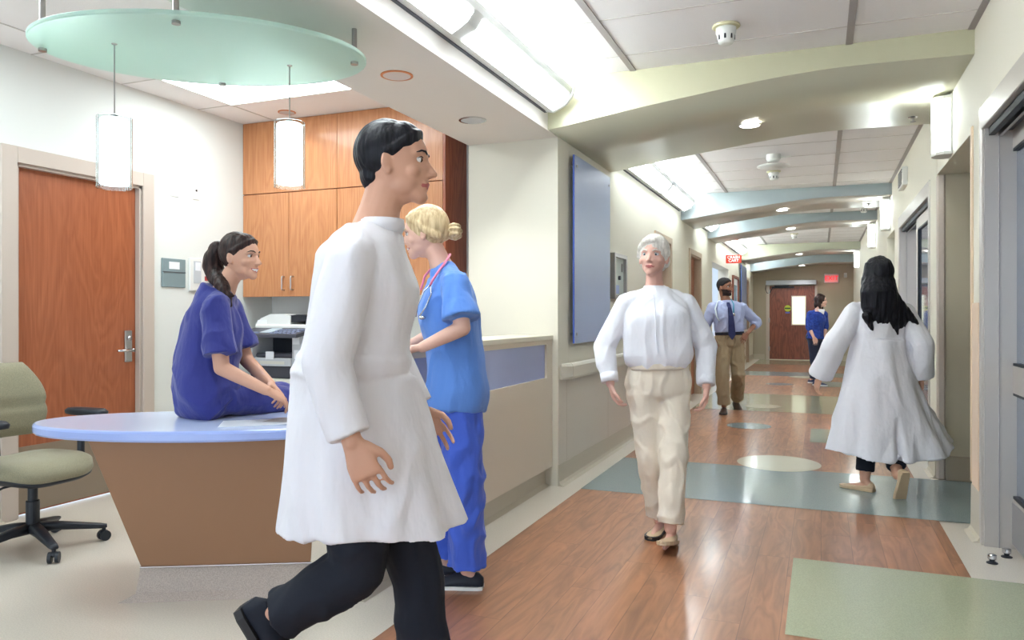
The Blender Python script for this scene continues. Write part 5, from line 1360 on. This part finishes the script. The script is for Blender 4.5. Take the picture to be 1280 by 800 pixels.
# ---------------------------------------------------------------- 6 man with tie
d0 = 9.70; org = cf((908 - 640) / 950 * 9.7, 9.70, 0.0)
F = (-DV - RV * .05).normalized(); R_ = F.cross(Z1)
H = HeadF(j(906, 359), (-DV * .75 + RV * .66), Z1, 1.04)
J = dict(P0=j(912, 427), P1=j(912, 405), P2=j(908, 377), hx=R_, sx=R_, head=H)
J.update(shR=j(891, 385), elR=j(881, 408, .05), wrR=j(886, 424, -.10), shL=j(927, 385), elL=j(946, 403, .08), wrL=j(934, 417, -.10),
         hpR=j(904, 430), hpL=j(920, 430), knR=j(903, 470, -.05), anR=j(905, 507, 0), knL=j(923, 468, -.02), anL=j(921, 497, .55), ftR=F - RV * .3, ftL=(F - Z1 * .6), fnL=(-Z1 - F * .4).normalized())
J['anR'].z = .09
J['anL'] = px(921, 500, 10.15)
hands = {'R': ((RV * .6 - Z1 * .7 - DV * .2), -R_, (RV + Z1), .3), 'L': ((-RV * .6 - Z1 * .75 - DV * .2), R_, (-RV + Z1 * .3), .3)}
p = person('person', 'bearded man in a grey-blue shirt and navy tie walking up the corridor', org, J, SKB, male=True, beard=True, vox=.0048, hands=hands, brow=HRS, lipc=(120, 70, 66))
b = nb()
torso_rings(b, J['P0'], J['P1'], J['P2'], J['hx'], J['sx'], [(.22, .160, .122, 0), (.34, .172, .130, .004), (.5, .176, .132, .006), (.64, .184, .134, .010), (.76, .192, .134, .010), (.87, .19, .11, 0), (.95, .14, .088, -.002), (1.01, .078, .066, .004)], 1.0, .006)
for s in 'LR':
    sleeve(b, J['sh' + s], J['el' + s], J['wr' + s], .070, .062, .054, .35); yoke(b, J, s, .060, .064)
sh_ = fromspec(b, .007, 3, SHB, 'shirt', p, org, folds(.008, 9, (1, 1, .6), 17.0))
b = nb(); loft(b, [[v - org for v in ring(J['P2'] + Z1 * z, R_ * r, F * r, 24)] for z, r in ((-.02, .08), (.015, .068), (.02, .06))]); link('collar', b, SHB, sh_, smooth=True)
b = nb(); y0_ = J['P2'] + F * .075 - Z1 * .02
pts = [(0.01, .018, .012), (-.03, .026, .045), (-.055, .022, .072), (-.16, .032, .112), (-.27, .040, .118), (-.40, .045, .100), (-.46, .004, .098)]
prev = None; tv = []
for z, wd, fo in pts:
    c = y0_ + Z1 * z + F * fo - org + RV * (-z * .07); tv.append([b.verts.new(c - RV * wd + F * .008), b.verts.new(c + RV * wd + F * .008), b.verts.new(c + RV * wd), b.verts.new(c - RV * wd)])
for a, c in zip(tv, tv[1:]):
    for i in range(4): b.faces.new((a[i], a[(i + 1) % 4], c[(i + 1) % 4], c[i]))
b.faces.new(tv[0][::-1]); b.faces.new(tv[-1]); link('tie', fixn(b), TIE, p)
tr = trouser('trousers', org, p, J, KHA, rt=.105, rk=.082, rh=.078, amp=.010, waist=TM, vox=.008, seed=21)
b = nb(); torso_rings(b, J['P0'], J['P1'], J['P2'], J['hx'], J['sx'], [(.19, .152, .110, 0), (.27, .152, .110, 0)], 1.0, .026)
for v in b.verts: v.co -= org
link('belt', b, BLK, tr, smooth=True)
shoe(p, org, J['anR'], J['ftR'], Z1, BRN, SOLD, 1.12); shoe(p, org, J['anL'], J['ftL'], -J['fnL'], BRN, SOLD, 1.12)
b = nb(); cap(b, H, y=-.018, z=.034, rx=.079, ry=.090, rz=.086, tilt=.35); H.e(b, 0, -.05, -.01, .06, .04, .05)
fromspec(b, .006, 2, HRS, 'hair', p, org)
o = thing('stethoscope', 'teal and white stethoscope round the neck of the man in the tie', 'stethoscope', org)
q = lambda x, y, dd: j(x, y, dd) - org
b = nb(); tube(b, [q(904, 374, .09), q(897, 377, -.02), q(894, 386, -.14), q(896, 396, -.165), q(899, 401, -.165)], .008, 8); link('tubing', b, mat('pale_tube', (210, 222, 226), .4), o, smooth=True)
b = nb(); tube(b, [q(904, 374, .09), q(914, 374, -.02), q(917, 380, -.13), q(917, 392, -.165)], .008, 8); link('ear_tube', b, mat('teal_tube', (70, 150, 176), .4), o, smooth=True)
b = nb(); ell(b, q(917, 393, -.175), .022, .014, .022); link('chest_piece', b, CHROME, o, smooth=True)

# ---------------------------------------------------------------- 7 far woman in blue
d0 = 13.6; org = cf((1019 - 640) / 950 * 13.6, 13.60, 0.0)
F = (-DV * .7 + RV * .7).normalized(); R_ = F.cross(Z1)
H = HeadF(j(1026, 376), (-DV * .55 + RV * .8), Z1, 1.0)
J = dict(P0=j(1019, 422), P1=j(1020, 408), P2=j(1022, 388), hx=R_, sx=R_, head=H)
J.update(shR=j(1013, 393, -.06), elR=j(1011, 409, -.10), wrR=j(1017, 421, -.20), shL=j(1030, 393, .06), elL=j(1032, 408, .05), wrL=j(1031, 420, -.05),
         hpR=j(1016, 425, -.05), hpL=j(1022, 425, .05), knR=j(1017, 450, -.05), knL=j(1022, 450, .0), anR=j(1021, 476, -.10), anL=j(1015, 470, .25), ftR=F, ftL=F)
J['anR'].z = .085; J['anL'].z = .095
hands = {'R': ((RV * .3 - Z1 * .9), F, (F), .4), 'L': ((-Z1), -R_, F, .4)}
p = person('person', 'woman in a bright blue shirt and dark jeans far along the corridor', org, J, SKP, vox=.007, hands=hands, brow=HRD)
b = nb()
torso_rings(b, J['P0'], J['P1'], J['P2'], J['hx'], J['sx'], [(-.05, .182, .13, 0), (.15, .17, .12, 0), (.34, .15, .11, 0), (.5, .15, .11, 0), (.7, .16, .128, .01), (.87, .16, .105, 0), (.95, .12, .08, -.006)], 1.0, .008)
for s in 'LR':
    sleeve(b, J['sh' + s], J['el' + s], J['wr' + s], .064, .06, .05, .30); yoke(b, J, s, .052, .056)
sh_ = fromspec(b, .008, 3, BLUSH, 'shirt', p, org, folds(.006, 9, (1, 1, .6), 31.0))
b = nb(); loft(b, [[v - org for v in ring(J['P2'] + F * .05 + Z1 * z, R_ * r, F * (r + .02), 20)] for z, r in ((-.14, .01), (-.05, .045), (.02, .055))]); link('white_undershirt', b, WSH, sh_, smooth=True)
trouser('jeans', org, p, J, DEN, rt=.09, rk=.065, rh=.055, amp=.004, vox=.008)
for s in 'LR': shoe(p, org, J['an' + s], F, Z1, mat('navy_sneaker', (40, 48, 84), .6), SOLW, 1.0)
b = nb(); cap(b, H, y=-.016, z=.022, rx=.090, ry=.1, rz=.108, tilt=.25)
chain(b, [(H(.075, -.02, .02), .025), (H(.082, -.01, -.07), .034), (H(.085, .01, -.13), .020)]); chain(b, [(H(-.075, -.02, .02), .025), (H(-.082, -.01, -.07), .034), (H(-.085, .01, -.13), .020)])
H.e(b, 0, -.07, -.07, .08, .045, .08)
fromspec(b, .007, 2, HRD, 'hair', p, org, strands(H, .004))
